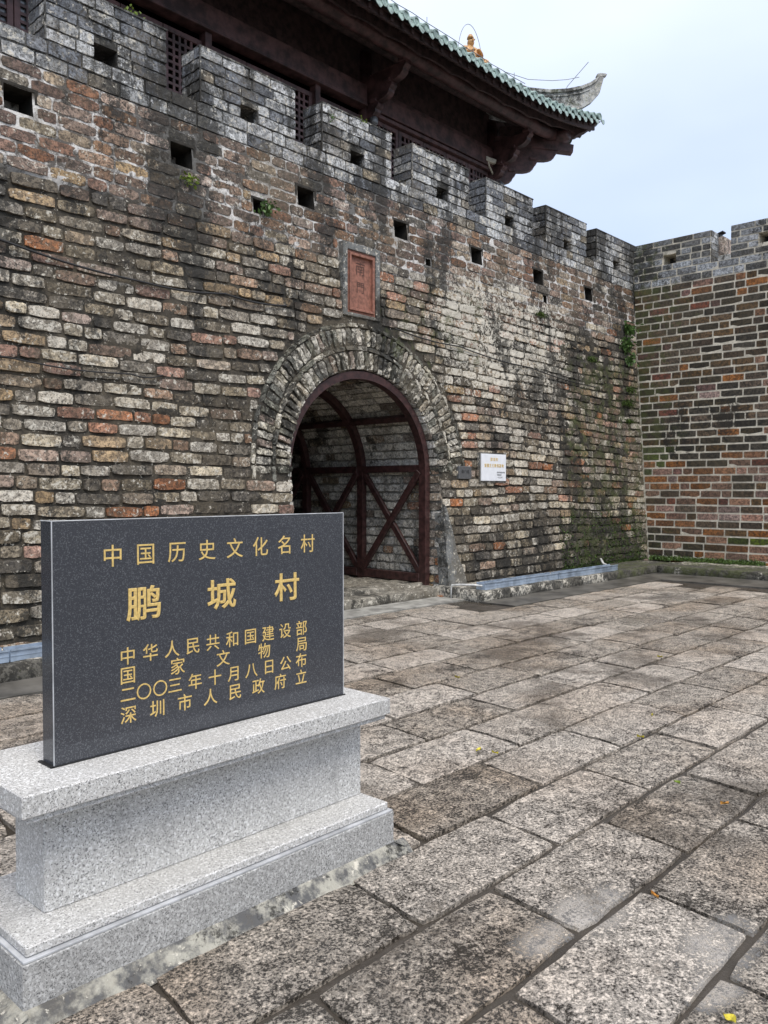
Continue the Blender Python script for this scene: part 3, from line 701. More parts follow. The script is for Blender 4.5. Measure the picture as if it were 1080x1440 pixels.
# ------------------------------------------------------------------ the side wall on the right
side_wall = empty('side_wall'); tag(side_wall, 'dark olive and brown brick side wall with cream pointing meeting the gate wall at a corner', 'fortress wall')
its = []; z = .05; row = 0; NROW = 38; h = (TOPZ - .05) / NROW
for row in range(NROW):
    zz = z + h / 2; yc = fy(zz)
    for a, c in lay_course(-5.0, yc, lambda: rng.choice((.43, .44, .42, .44, .21)), .027, (row % 2) * .21 + rng.uniform(0, .06)):
        y = (a + c) / 2
        hi = zz > 2.15; nz_ = float(vnoise(y * .9 + 3, zz * 1.1))
        if hi: tb = [('r_olive', 4 + 2 * nz_), ('r_dark', 2.2 + 2 * (1 - nz_) + (1 if y > 6.9 else 0)), ('r_brown', 2.4 if y < 6.6 else 1.0), ('r_pink', .35), ('r_red', .5)]
        elif zz < .75: tb = [('r_brown', 3), ('r_dark', 2.0 if y > 6.4 else .8), ('r_olive', 2), ('r_moss', .5 if y > 7 else .1)]
        else: tb = [('r_brown', 4), ('r_pink', 1.7), ('r_olive', 2.2), ('r_dark', .8), ('r_red', .5)]
        mat = pick(tb)
        if y > 7.3 and zz > 1.9 and zz < 2.5 and rng.random() < .5: mat = 'r_moss'
        ey = Vector((1, 0, 0))
        m = mtx_at((fx(zz) - rng.uniform(-.002, .006), y, zz), Vector((0, -1, 0)), ey, EZ, c - a, .06, h - .028)
        its.append((y, (m, 'neat', rng.randrange(8), mat)))
    z += h
laid.objects([i for y, i in its if y > 5.2], 'brick', side_wall); laid.joined([i for y, i in its if y <= 5.2], 'far_bricks', side_wall)
mortar_sheet('mortar', -5.0, 8.3, 0, TOPZ, .08, lambda Y_, Z_: 16.45 + .05 * Z_ + .006 - .003 * fbm(Y_ * 6, Z_ * 6, 2, 2.), None, 'mortar_pale', side_wall, swap=True)
XP = fx(TOPZ)
b = MB(); b.box(XP + .005, XP + .4, -5, YP, TOPZ - .01, SILLZ - .006, 'mortar_pale'); b.build('parapet_core', side_wall)
GS = [('r_slate', 5), ('r_slate_dark', 3)]
ii = grey_band(-5, YP, TOPZ, SILLZ, 2, XP, side_wall, individuals=False, neat=True, side='x-', mats=GS)
laid.objects([i for i in ii if i[0][1][3] > 4.9], 'grey_brick', side_wall); laid.joined([i for i in ii if i[0][1][3] <= 4.9], 'far_grey_bricks', side_wall)
yk = .985
for y0, y1, hc in ((6.68, YP + .012, 7.55), (4.80, 6.30, 5.62), (2.9, 4.4, 3.65), (1.0, 2.5, 1.75)):
    c = MB(); x0, x1 = XP + .005, XP + .38; hw, hh = .14, .10; hz = 6.40 if y1 > 6.5 else 6.47
    for (a0, a1, c0, c1) in ((y0 + .012, hc - hw, SILLZ - .006, MERZ - .01), (hc + hw, y1 - .012, SILLZ - .006, MERZ - .01), (hc - hw, hc + hw, hz + hh, MERZ - .01), (hc - hw, hc + hw, SILLZ - .006, hz - hh)):
        c.box(x0, x1, a0, a1, c0, c1, 'mortar_pale')
    c.box(x1 - .03, x1, hc - hw, hc + hw, hz - hh, hz + hh, 'mortar_grey')  # back plate added to shut out the sky and keep the loophole dark
    mer = c.build('merlon', side_wall)
    grey_band(y0, y1, SILLZ, MERZ, 5, XP, mer, holes=[(hc, hz, .125, .085)], neat=True, side='x-', individuals=(y1 > 4.5), mats=GS)
    # end face of the merlon that looks towards the camera (-Y)
    its2 = []
    for r_ in range(5):
        hh_ = (MERZ - SILLZ) / 5; x = XP + .01
        for L in ((.2, .17) if r_ % 2 else (.11, .26)):
            its2.append((mtx_at((x + L / 2, y0 - .004, SILLZ + hh_ * (r_ + .5)), EX, EY, EZ, L - .014, .05, hh_ - .014), 'neat', rng.randrange(8), pick([('r_slate', 1), ('r_slate_dark', 2)]))); x += L
    laid.objects(its2, 'grey_brick', mer)

# pinkish masonry lump with roof tiles seen through the gap between the merlons
b = MB(); B0 = (20.6, 8.05, 5.86)
lump = empty('masonry_block', B0); tag(lump, 'pinkish plastered masonry lump with broken roof tiles seen behind the right parapet gap', 'masonry block')
b = MB(); b.box(-.35, .35, -.30, .62, 1.38, 1.86, 'pink'); o = b.build('plastered_block', lump, bevel=.07, seg=2)
b = MB(); b.box(-.4, .4, -.46, .75, 1.12, 1.38, 'ridge'); b.build('lintel', lump, bevel=.01)
b = MB(); b.box(-.36, .36, -.44, .72, 1.02, 1.12, 'wood_dim'); b.build('beam', lump)
b = MB(); b.box(-.3, .3, .3, .66, 0, 1.02, 'pink'); b.build('pier', lump)
b = MB(); b.box(-.3, .3, -.12, .58, 1.86, 1.92, 'black', Matrix.Rotation(.03, 4, 'X')); b.build('roof_tile', lump); b = MB(); b.box(-.1, .1, -.20, .1, 1.93, 1.96, 'black', Matrix.Translation((0, -.5, .12)) @ Matrix.Rotation(-.28, 4, 'X')); b.build('roof_tile', lump)

# ------------------------------------------------------------------ the gate tower (pavilion on the wall)
tower = empty('gate_tower', (10, 12, 5.86)); tower.location = (0, 0, 0)
tag(tower, 'dark red timber gate tower with lattice windows and upturned green tiled eaves', 'pavilion')
YT, XC, ZB = 11.5, 15.88, 5.87
OV = 1.83; YE, XE = YT - OV, XC + OV
def lift(c): return .50 * max(0, (3.9 - c) / 3.9) ** 2.2
def rz_(t, c): return 9.78 + .40 * t + .07 * t * t + lift(c) * max(0, 1 - t / 3.2)
XL = -2.0
# posts and columns
for xp, w, mt in ((1.05, .13, 'post'), (3.35, .13, 'post'), (5.65, .13, 'post'), (7.96, .13, 'post'), (10.35, .12, 'post')):
    b = MB(); b.box(xp - w / 2, xp + w / 2, YT - .13, YT + .05, ZB, 9.0, 'wood'); b.build(mt, tower, bevel=.008)
for xp in (-.5, 11.71, 15.88):
    b = MB(); b.tube([(xp, YT, ZB), (xp, YT, 10.1)], .14, 'wood', 20); b.build('column', tower, smooth=True)
b = MB(); b.box(XL, 11.57, YT - .20, YT + .05, 9.0, 9.40, 'wood'); b.box(XL, 11.57, YT - .215, YT - .19, 9.0, 9.05, 'wood'); b.build('beam', tower, bevel=.006)
b = MB(); b.box(11.85, 15.74, YT - .17, YT + .05, 9.02, 9.36, 'wood'); b.box(11.85, 15.74, YT - .14, YT - .02, 8.93, 9.0, 'wood'); b.box(11.85, 15.74, YT - .13, YT - .02, 9.38, 9.46, 'wood'); b.build('beam', tower, bevel=.006)
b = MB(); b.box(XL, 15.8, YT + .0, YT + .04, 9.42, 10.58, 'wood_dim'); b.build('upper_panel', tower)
b = MB(); b.box(XC - .02, XC + .05, YT + .1, 16, ZB, 10.55, 'wood'); b.build('side_panel', tower)
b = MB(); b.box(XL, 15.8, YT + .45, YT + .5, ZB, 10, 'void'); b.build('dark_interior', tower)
# window leaves
def leaf(x0, x1, ztop=8.86, cell=.082, glass=False):
    f = MB(); w = .085
    f.box(x0, x0 + w, YT - .05, YT, ZB, ztop, 'wood'); f.box(x1 - w, x1, YT - .05, YT, ZB, ztop, 'wood'); f.box(x0 + w, x1 - w, YT - .05, YT, ztop - w, ztop, 'wood')
    f.box(x0 + w, x1 - w, YT - .05, YT, 7.0, 7.1, 'wood'); f.box(x0 + w, x1 - w, YT - .035, YT - .01, ZB, 7.0, 'wood')
    fo = f.build('window', tower, bevel=.004)
    l = MB(); xa, xb, za, zb = x0 + w, x1 - w, 7.1, ztop - w
    n = max(3, round((xb - xa) / .115)); k = round((zb - za) / .115); t = .021
    for i in range(1, n): x = xa + (xb - xa) * i / n; l.box(x - t, x + t, YT - .038, YT - .014, za, zb, 'wood')
    for j in range(1, k): z = za + (zb - za) * j / k; l.box(xa, xb, YT - .036, YT - .016, z - t, z + t, 'wood')
    lo = l.build('lattice', fo); lo['kind'] = 'stuff' if False else 'thing'; del lo['kind']
    if glass:
        p = MB(); p.box(xa, xb, YT + .0, YT + .01, za, zb, 'glass'); p.build('pane', fo)
for a, c in ((1.12, 3.28), (3.42, 5.58), (5.72, 7.89), (8.03, 10.29), (10.41, 11.57)):
    n = max(1, round((c - a) / .72))
    for i in range(n): leaf(a + (c - a) * i / n + .006, a + (c - a) * (i + 1) / n - .006, glass=(c < 6))
for i in range(5): leaf(11.86 + 3.86 * i / 5 + .006, 11.86 + 3.86 * (i + 1) / 5 - .006, 8.92)

# brackets
def bracket(p, ang, L, zt, name='bracket', tiers=3, w=.16):
    m = Matrix.Translation(p) @ Matrix.Rotation(ang, 4, 'Z')
    root = None
    for k in range(tiers):
        l0 = L * (.36, .68, 1.0)[k + 3 - tiers]; z1 = zt - (tiers - 1 - k) * .27; z0 = z1 - .27
        a = []
        a += [(0, z1), (l0, z1), (l0 + .015, z1 - .06), (l0 - .02, z1 - .10), (l0 - .055, z1 - .12), (l0 - .06, z1 - .17), (l0 - .12, z1 - .225), (l0 - .20, z1 - .255), (l0 - .30, z0), (0, z0)]
        b = MB(); b.prism(a, -w / 2, w / 2, 'wood', m); o = b.build(name if k == 0 else 'bracket_arm', root or tower); root = root or o
        # small block on top of the arm
        b = MB(); b.box(l0 - .16, l0 - .01, -w * .72, w * .72, z1 - .01, z1 + .06, 'wood', m); b.build('bearing_block', root, bevel=.01)
bracket((11.71, YT, 0), -math.pi / 2, 1.12, 9.60); bracket((15.88, YT, 0), -math.pi / 2, 1.1, 9.60); bracket((-.5, YT, 0), -math.pi / 2, 1.12, 9.60)
bracket((15.88, YT, 0), 0, 1.1, 9.60); bracket((15.88, YT, 0), -math.pi / 4, 1.55, 9.52, 'corner_bracket')
m = Matrix.Translation((15.88, YT, 0)) @ Matrix.Rotation(-math.pi / 4, 4, 'Z')
b = MB(); b.prism([(0, 9.78), (1.1, 9.76), (1.92, 9.60), (1.90, 9.42), (1.0, 9.52), (0, 9.53)], -.11, .11, 'wood', m); b.build('corner_beam', tower, bevel=.006)
b = MB(); b.prism([(.2, 10.0), (1.5, 10.0), (2.1, 10.08), (2.50, 10.26), (2.47, 10.12), (2.2, 9.92), (2.05, 9.86), (1.95, 9.80), (1.75, 9.78), (1.65, 9.72), (.2, 9.70)], -.10, .10, 'wood_dim', m); b.build('hip_rafter', tower)
# purlins
for y, zc, r_, xe in ((10.42, 9.76, .14, 17.35), (11.0, 10.02, .10, 16.4)):
    b = MB(); b.tube([(XL, y, zc), (13.5, y, zc), (xe - 1, y, zc + .03), (xe, y, zc + .10)], r_, 'wood_dim' if y > 10.5 else 'wood', 14); b.build('purlin', tower, smooth=True)
b = MB(); b.tube([(16.96, 10.1, 9.80), (16.96, 14, 9.76)], .14, 'wood', 14); b.build('purlin', tower, smooth=True)
# wavy valance board under the rafters
def board(y, zb_, amp, per, thick, top, name, mat, lam, zoff=0):
    N = 220; xs = np.linspace(XL, XE - (y - YE) - .02, N); b = MB(); vs = []
    for x in xs:
        c = XE - x; l = lift(c) * .8; zl = zb_ + l + amp * (abs(math.sin(x * math.pi / per)) ** .7)
        zt = min(top + l, rz_(y - YE, c) - .10); vs += [(x, y, zl), (x, y, zt), (x, y + thick, zt), (x, y + thick, zl)]
    fs = [(i * 4 + q, i * 4 + (q + 1) % 4, i * 4 + 4 + (q + 1) % 4, i * 4 + 4 + q) for i in range(N - 1) for q in range(4)] + [(0, 1, 2, 3), (4 * N - 4, 4 * N - 1, 4 * N - 2, 4 * N - 3)]
    b.add(vs, fs, mat); return b.build(name, tower)
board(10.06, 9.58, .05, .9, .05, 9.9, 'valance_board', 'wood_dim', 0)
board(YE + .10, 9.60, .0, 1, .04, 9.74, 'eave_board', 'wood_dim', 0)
# rafters
PER = .27
k = 0; x = XE - .12
while x > XL:
    c = XE - x; t1 = min(2.6, c - .02)
    if t1 > .25:
        b = MB(); vs = []
        for t in (.06, t1 * .5, t1):
            z = rz_(t, c) - .10; vs += [(x - .035, YE + t, z - .09), (x + .035, YE + t, z - .09), (x + .035, YE + t, z), (x - .035, YE + t, z)]
        fs = [(i * 4 + q, i * 4 + (q + 1) % 4, i * 4 + 4 + (q + 1) % 4, i * 4 + 4 + q) for i in range(2) for q in range(4)] + [(0, 1, 2, 3), (11, 10, 9, 8)]
        b.add(vs, fs, 'wood_dim'); b.build('rafter', tower)
    x -= PER
y = YE + .3
while y < 14:
    c = y - YE; t1 = min(1.9, c - .02)
    if t1 > .25:
        b = MB(); vs = []
        for t in (.06, t1):
            z = rz_(t, c) - .10; vs += [(XE - t, y - .035, z - .09), (XE - t, y + .035, z - .09), (XE - t, y + .035, z), (XE - t, y - .035, z)]
        b.add(vs, [(q, (q + 1) % 4, 4 + (q + 1) % 4, 4 + q) for q in range(4)] + [(0, 1, 2, 3), (7, 6, 5, 4)], 'wood_dim'); b.build('rafter', tower)
    y += PER
# roof deck (pan tiles above, boards below)
def deck(side, dz, mat, name, tm=3.2):
    NU, NV = 90, 10; vs = []; fs = []
    for i in range(NU + 1):
        for j in range(NV + 1):
            t = tm * j / NV; cc = (XE - XL) * i / NU if side == 0 else 6.0 * i / NU
            c = max(cc, t); z = rz_(t, c) + dz
            vs.append((XE - c, YE + t, z) if side == 0 else (XE - t, YE + c, z))
    for i in range(NU):
        for j in range(NV): k = i * (NV + 1) + j; fs.append((k, k + 1, k + NV + 2, k + NV + 1))
    b = MB(); b.add(vs, fs, mat); return b.build(name, tower)
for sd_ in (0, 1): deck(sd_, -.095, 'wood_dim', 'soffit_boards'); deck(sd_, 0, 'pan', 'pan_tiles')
# green roll tiles with round ends and drip tongues
def disc_tile(side, c):
    t1 = min(3.0, c - .05)
    def pt(t, off=0, dz=0):
        z = rz_(t, c) + dz
        return Vector((XE - c + off, YE + t, z)) if side == 0 else Vector((XE - t, YE + c + off, z))
    b = MB(); r_ = .072; n = 8; ring_ = []; steps = [-.05] + [t1 * q / 5 for q in range(1, 6)]
    for t in steps:
        for q in range(n + 1):
            a = math.pi * q / n; ring_.append(pt(t, r_ * math.cos(a), .015 + r_ * math.sin(a)))
    fs = [(i * (n + 1) + q, i * (n + 1) + q + 1, (i + 1) * (n + 1) + q + 1, (i + 1) * (n + 1) + q) for i in range(len(steps) - 1) for q in range(n)]
    b.add(ring_, fs, 'tile'); o = b.build('roll_tile', tower, smooth=True)
    e = MB(); m = 14; fr = [pt(-.062, (r_ + .012) * math.cos(2 * math.pi * q / m), .012 + (r_ + .012) * math.sin(2 * math.pi * q / m)) for q in range(m)]
    bk = [pt(-.03, (r_ + .012) * math.cos(2 * math.pi * q / m), .012 + (r_ + .012) * math.sin(2 * math.pi * q / m)) for q in range(m)]
    inn = [pt(-.062, (r_ - .012) * math.cos(2 * math.pi * q / m), .012 + (r_ - .012) * math.sin(2 * math.pi * q / m)) for q in range(m)]
    ctr = [pt(-.050, (r_ - .02) * math.cos(2 * math.pi * q / m), .012 + (r_ - .02) * math.sin(2 * math.pi * q / m)) for q in range(m)]
    e.add(fr + bk + inn + ctr, [(q, (q + 1) % m, m + (q + 1) % m, m + q) for q in range(m)] + [(q, 2 * m + q, 2 * m + (q + 1) % m, (q + 1) % m) for q in range(m)] + [(2 * m + q, 3 * m + q, 3 * m + (q + 1) % m, 2 * m + (q + 1) % m) for q in range(m)] + [tuple(range(3 * m, 4 * m))], 'tile')
    e.build('tile_end', o)
    # drip tongue between this roll and the next
    d = MB(); h_ = PER / 2; pro = [(-.085, .01), (-.088, -.035), (-.07, -.085), (-.03, -.125), (0, -.14), (.03, -.125), (.07, -.085), (.088, -.035), (.085, .01), (.045, -.012), (0, -.02), (-.045, -.012)]
    f1 = [pt(-.045 + w * .25, h_ + u, w) for u, w in pro]; f2 = [pt(-.028 + w * .25, h_ + u, w) for u, w in pro]; nn = len(pro)
    d.add(f1 + f2, [tuple(range(nn)), tuple(range(2 * nn - 1, nn - 1, -1))] + [(q, (q + 1) % nn, nn + (q + 1) % nn, nn + q) for q in range(nn)], 'tile'); d.build('drip_tile', o)
c = .16
while c < XE - XL - 1: disc_tile(0, c); c += PER
c = .2
while c < 3.2: disc_tile(1, c); c += PER
# hip ridge with upturned tail: drawn in the vertical diagonal plane through the eave corner
def dp(s, z): return Vector((XE - .12 - s, YE + .12 + s, z))     # s inwards along each axis
top_ = [(2.8, 12.0), (2.3, 11.60), (1.9, 11.32), (1.5, 11.08), (1.1, 10.87), (.75, 10.83), (.45, 10.86), (.22, 10.93), (.08, 11.01), (-.02, 11.11), (-.07, 11.21)]
bot_ = [(2.8, 10.9), (2.3, 10.7), (1.9, 10.52), (1.5, 10.40), (1.1, 10.34), (.75, 10.34), (.45, 10.36), (.22, 10.46), (.06, 10.60), (-.08, 10.82), (-.15, 11.18)]
def ridge_solid(t_, b_, half, mat, name, inset=0):
    nrm = Vector((1, 1, 0)).normalized(); vs = []; n = len(t_)
    for (s1, z1), (s2, z2) in zip(t_, b_):
        for q in (1, -1): vs += [dp(s1, z1) + nrm * half * q, dp(s2, z2) + nrm * half * q]
    fs = []
    for i in range(n - 1): a = i * 4; c_ = a + 4; fs += [(a, a + 1, c_ + 1, c_), (a + 2, c_ + 2, c_ + 3, a + 3), (a, c_, c_ + 2, a + 2), (a + 1, a + 3, c_ + 3, c_ + 1)]
    fs += [(0, 2, 3, 1), (4 * n - 4, 4 * n - 3, 4 * n - 1, 4 * n - 2)]
    b = MB(); b.add(vs, fs, mat); return b.build(name, hr if name != 'hip_ridge' else tower)
hr = ridge_solid(top_, bot_, .055, 'ridge', 'hip_ridge')
ridge_solid([(s, z + .035) for s, z in top_], [(s, z - .035) for s, z in top_], .095, 'ridge', 'ridge_cap')
ridge_solid([(s, z - .095) for s, z in top_[:-2]], [(s, z - .125) for s, z in top_[:-2]], .075, 'ridge', 'ridge_moulding')
ridge_solid([(s, z + .06) for s, z in bot_[:-3]], [(s, z - .01) for s, z in bot_[:-3]], .095, 'ridge', 'ridge_moulding')
ridge_solid([(2.2, 10.72), (1.5, 10.42), (.9, 10.36), (.45, 10.40), (.30, 10.42)], [(2.2, 10.4), (1.5, 10.2), (.9, 10.14), (.45, 10.16), (.25, 10.18)], .13, 'ridge', 'ridge_foot')
m = Matrix.Translation(dp(-.11, 11.23)) @ Matrix.Rotation(-math.pi / 4, 4, 'Z')
b = MB(); b.prism([(-.12, -.02), (-.10, .03), (-.03, .05), (.06, .045), (.13, .03), (.12, -.005), (.05, -.03), (-.05, -.04)], -.06, .06, 'ridge', m); b.build('ridge_scroll', hr, bevel=.008)

# lightning wire along the eave, over the figure and up the ridge tail
lw = empty('lightning_wire'); tag(lw, 'thin grey lightning conductor wire strung along the tower eave', 'wire')
b = MB(); pts = [(XE - c, YE + .25, rz_(.25, c) + .24 + .01 * math.sin(c * 9)) for c in np.arange(10, 2.4, -.4)]
pts += [tuple(dp(s, z + .16)) for s, z in ((1.5, 11.14), (1.1, 10.97), (.7, 10.95), (.45, 10.98), (.25, 11.04))]
b.tube(pts, .007, 'wire', 5); b.build('conductor', lw)
b = MB(); b.tube([tuple(dp(.62, 10.28)), tuple(dp(.45, 10.98)), tuple(dp(.1, 11.55))], .008, 'wire', 5); b.build('rod', lw)
for c in (3.2, 4.6, 6.0, 7.4): b = MB(); b.tube([(XE - c, YE + .25, rz_(.25, c)), (XE - c, YE + .25, rz_(.25, c) + .34)], .006, 'wire', 5); b.build('holder', lw)
FX, FY, FZ = 13.84, 10.55, 10.24
b = MB(); b.tube([(FX + .42 * math.cos(a), FY, FZ + .10 + .84 * math.sin(a)) for a in np.linspace(0, math.pi, 17)], .006, 'wire', 5); b.build('hoop', lw)

# gilt seated figure on the roof
def skin_body(name, verts, edges, radii, mat, parent, root=0, sub=2):
    me = bpy.data.meshes.new(name); me.from_pydata(verts, edges, []); me.materials.append(M[mat]); o = bpy.data.objects.new(name, me); COL.objects.link(o); o.parent = parent
    md = o.modifiers.new('skin', 'SKIN'); md.use_smooth_shade = True
    for i, r_ in enumerate(radii): me.skin_vertices[0].data[i].radius = r_ if isinstance(r_, tuple) else (r_, r_); me.skin_vertices[0].data[i].use_root = (i == root)
    s = o.modifiers.new('sub', 'SUBSURF'); s.levels = sub; s.render_levels = sub; return o
fig = empty('roof_figure', (FX, FY, FZ), R(-20)); fig.scale = (1.45, 1.45, 1.05); tag(fig, 'small ochre glazed seated deity figure on the green tiled roof', 'figurine')
V_ = [(0, 0, .16), (0, 0, .28), (0, 0, .40), (0, 0, .47), (0, -.01, .52), (0, -.01, .60),
      (-.10, 0, .41), (-.16, -.02, .30), (-.10, -.12, .27), (-.02, -.16, .33), (.10, 0, .41), (.16, -.02, .30), (.10, -.12, .27), (.02, -.16, .34),
      (-.10, -.06, .14), (-.19, -.16, .12), (-.06, -.20, .06), (.10, -.06, .14), (.19, -.16, .12), (.06, -.20, .03)]
E_ = [(0, 1), (1, 2), (2, 3), (3, 4), (4, 5), (2, 6), (6, 7), (7, 8), (8, 9), (2, 10), (10, 11), (11, 12), (12, 13), (0, 14), (14, 15), (15, 16), (0, 17), (17, 18), (18, 19)]
R_ = [.105, .09, .085, .03, .058, .055, .055, .048, .040, .032, .055, .048, .04, .032, .085, .065, .045, .085, .065, .045]
skin_body('body', V_, E_, R_, 'gilt', fig)
b = MB(); b.tube([(0, 0, .62), (0, 0, .66), (0, 0, .70), (0, 0, .71)], [.05, .045, .028, .012], 'gilt', 10); b.build('crown', fig, smooth=True)
b = MB(); b.tube([(0, -.02, 0), (0, -.02, .03), (0, -.02, .07), (0, -.02, .10)], [.24, .26, .22, .23], 'gilt', 16); b.build('plinth', fig)
b = MB(); b.box(-.02, .02, -.085, -.07, .548, .575, 'gilt'); b.box(-.035, -.018, -.075, -.065, .575, .585, 'black'); b.box(.018, .035, -.075, -.065, .575, .585, 'black'); b.build('face', fig)

# security camera and lamps on the tower
cm = empty('security_camera', (15.55, YT - .16, 8.98)); tag(cm, 'cream security camera on a bracket at the tower corner column', 'security camera')
b = MB(); b.box(-.16, .16, -.05, .05, .10, .20, 'cream', Matrix.Rotation(R(-30), 4, 'Z') @ Matrix.Rotation(R(12), 4, 'Y')); b.build('housing', cm, bevel=.012)
b = MB(); b.tube([(-.18, .10, .17), (-.13, .08, .16)], .045, 'black', 12); b.build('lens', cm)
b = MB(); b.tube([(0, 0, .10), (.05, .0, .02), (.22, .03, -.08), (.36, .12, -.10)], .022, 'cream', 8); b.build('arm', cm); b = MB(); b.tube([(.33, .11, -.10), (.37, .14, -.10)], .06, 'cream', 12); b.build('mount', cm)
for lx, ly, lz, lb in ((11.72, 11.28, 8.72, 'small dark lantern hanging under the middle bracket of the tower'), (16.0, 11.32, 8.62, 'small dark lamp under the corner bracket of the tower')):
    l = empty('lamp', (lx, ly, lz)); tag(l, lb, 'lamp', 'lamps on the tower columns')
    b = MB(); b.tube([(0, 0, .18), (0, 0, .12), (0, 0, .08), (0, 0, 0), (0, 0, -.06)], [.02, .05, .09, .085, .05], 'signgrey', 12); b.build('shade', l, smooth=True)
    b = MB(); b.tube([(0, 0, .17), (0, 0, .25), (0, .12, .28)], .014, 'black', 8); b.build('hook', l)

# ------------------------------------------------------------------ the ground
b = MB(); N = 1
b.add([(-400, -400, -.055), (500, -400, -.055), (500, 500, -.055), (-400, 500, -.055)], [(0, 1, 2, 3)], 'earth'); g0 = b.build('ground'); tag(g0, kind='structure')
joint = []; nx_, ny_ = 240, 130
X_, Y_ = np.meshgrid(np.linspace(-1, 15.6, nx_), np.linspace(-1.5, 8.1, ny_)); Z_ = -.026 + .012 * fbm(X_ * 2.2, Y_ * 2.2, 4, 3.)
Vj = np.stack([X_, Y_, Z_], -1).reshape(-1, 3).tolist(); Fj = [(j * nx_ + i, j * nx_ + i + 1, (j + 1) * nx_ + i + 1, (j + 1) * nx_ + i) for j in range(ny_ - 1) for i in range(nx_ - 1)]
courtyard = bpy.data.objects.new('courtyard_paving', to_mesh('joint_bed', Vj, Fj, 'earth')); COL.objects.link(courtyard); tag(courtyard, kind='structure')
# paving stones: irregular, with rounded worn edges and a gently uneven top
def stone_template(seed, nx=8, ny=6):
    q = random.Random(seed); vs = []
    for j in range(ny):
        for i in range(nx):
            ei, ej = i in (0, nx - 1), j in (0, ny - 1); x = -.5 + i / (nx - 1); y = -.5 + j / (ny - 1)
            x += q.uniform(-.008, .008) if ei else q.uniform(-.03, .03); y += q.uniform(-.016, .016) if ej else q.uniform(-.03, .03)
            if ei and ej: x *= .988; y *= .98
            x += .06 * y
            vs.append((x, y, -.10 * q.random() - (.22 if ei or ej else 0) - (.2 if ei and ej else 0)))
    fs = [(j * nx + i, j * nx + i + 1, (j + 1) * nx + i + 1, (j + 1) * nx + i) for j in range(ny - 1) for i in range(nx - 1)]
    rim = [i for i in range(nx)] + [(j + 1) * nx - 1 for j in range(1, ny)] + [(ny - 1) * nx + i for i in range(nx - 2, -1, -1)] + [j * nx for j in range(ny - 2, 0, -1)]
    b_ = len(vs)
    for k in rim: x, y, z = vs[k]; vs.append((x, y, -4.0))
    n = len(rim)
    for k in range(n): fs.append((rim[(k + 1) % n], rim[k], b_ + k, b_ + (k + 1) % n))
    return to_mesh('worn_slab', vs, fs, 'stone')
ST = [stone_template(s) for s in range(16)]
ROWS = [(.10, .56, .42), (.56, 1.03, .0), (1.03, 1.485, .36), (1.485, 1.945, .88), (1.945, 2.405, .50), (2.405, 2.885, .17), (2.885, 3.385, .66), (3.385, 3.86, .34), (3.86, 4.345, .80), (4.345, 4.87, .56), (4.87, 5.33, .1), (5.33, 5.83, .6), (5.83, 6.40, .25), (6.40, 6.93, .7), (-.36, .10, .8), (-.82, -.36, .3), (6.95, 7.30, .3)]
for (y0, y1, ph) in ROWS:
    x = -1 + ph - .92
    while x < 15.2:
        L = rng.choice((.92, .92, .88, .97, .94)) if y0 < 5 else rng.choice((.92, 1.05, .8, 1.15))
        x0, x1 = x, x + L; x += L if abs(L - .92) < .03 else L; xc = (x0 + x1) / 2; yc = (y0 + y1) / 2
        if y1 > 6.45 and not (3.6 < x0 and x1 < 9.3): continue
        if y1 > 6.94 and not (6.3 < x0 and x1 < 9.6): continue
        if x1 > 13.95: continue
        if .95 < xc < 2.75 and 2.42 < yc < 3.0 and (x0 > 1.0 and x1 < 2.7): continue
        me = ST[rng.randrange(16)]
        o = bpy.data.objects.new('paving_stone', me); COL.objects.link(o); o.parent = courtyard
        flip = rng.random() < .5
        w_, l_ = (y1 - y0) - rng.uniform(.026, .042), L - rng.uniform(.020, .032)
        o.matrix_basis = Matrix.Translation((xc, yc + rng.uniform(-.006, .006), rng.uniform(-.003, .007))) @ Matrix.Rotation(rng.gauss(0, .008), 4, 'Z') @ Matrix.Rotation(math.pi if flip else 0, 4, 'Z') @ Matrix.Diagonal((l_, w_, .018, 1))
# concrete strips along the foot of the walls
b = MB(); b.box(9.45, 15.07, 6.40, 7.0, -.05, .004, 'strip'); b.box(13.98, 15.07, -5, 6.40, -.05, .004, 'strip'); b.box(-3, 3.5, 6.42, 6.95, -.05, .004, 'strip'); o = b.build('concrete_strip'); tag(o, kind='structure')
b = MB(); b.box(6.2, 9.60, 7.32, 7.80, -.05, .006, 'apron'); o = b.build('concrete_apron', bevel=.004); tag(o, kind='structure')
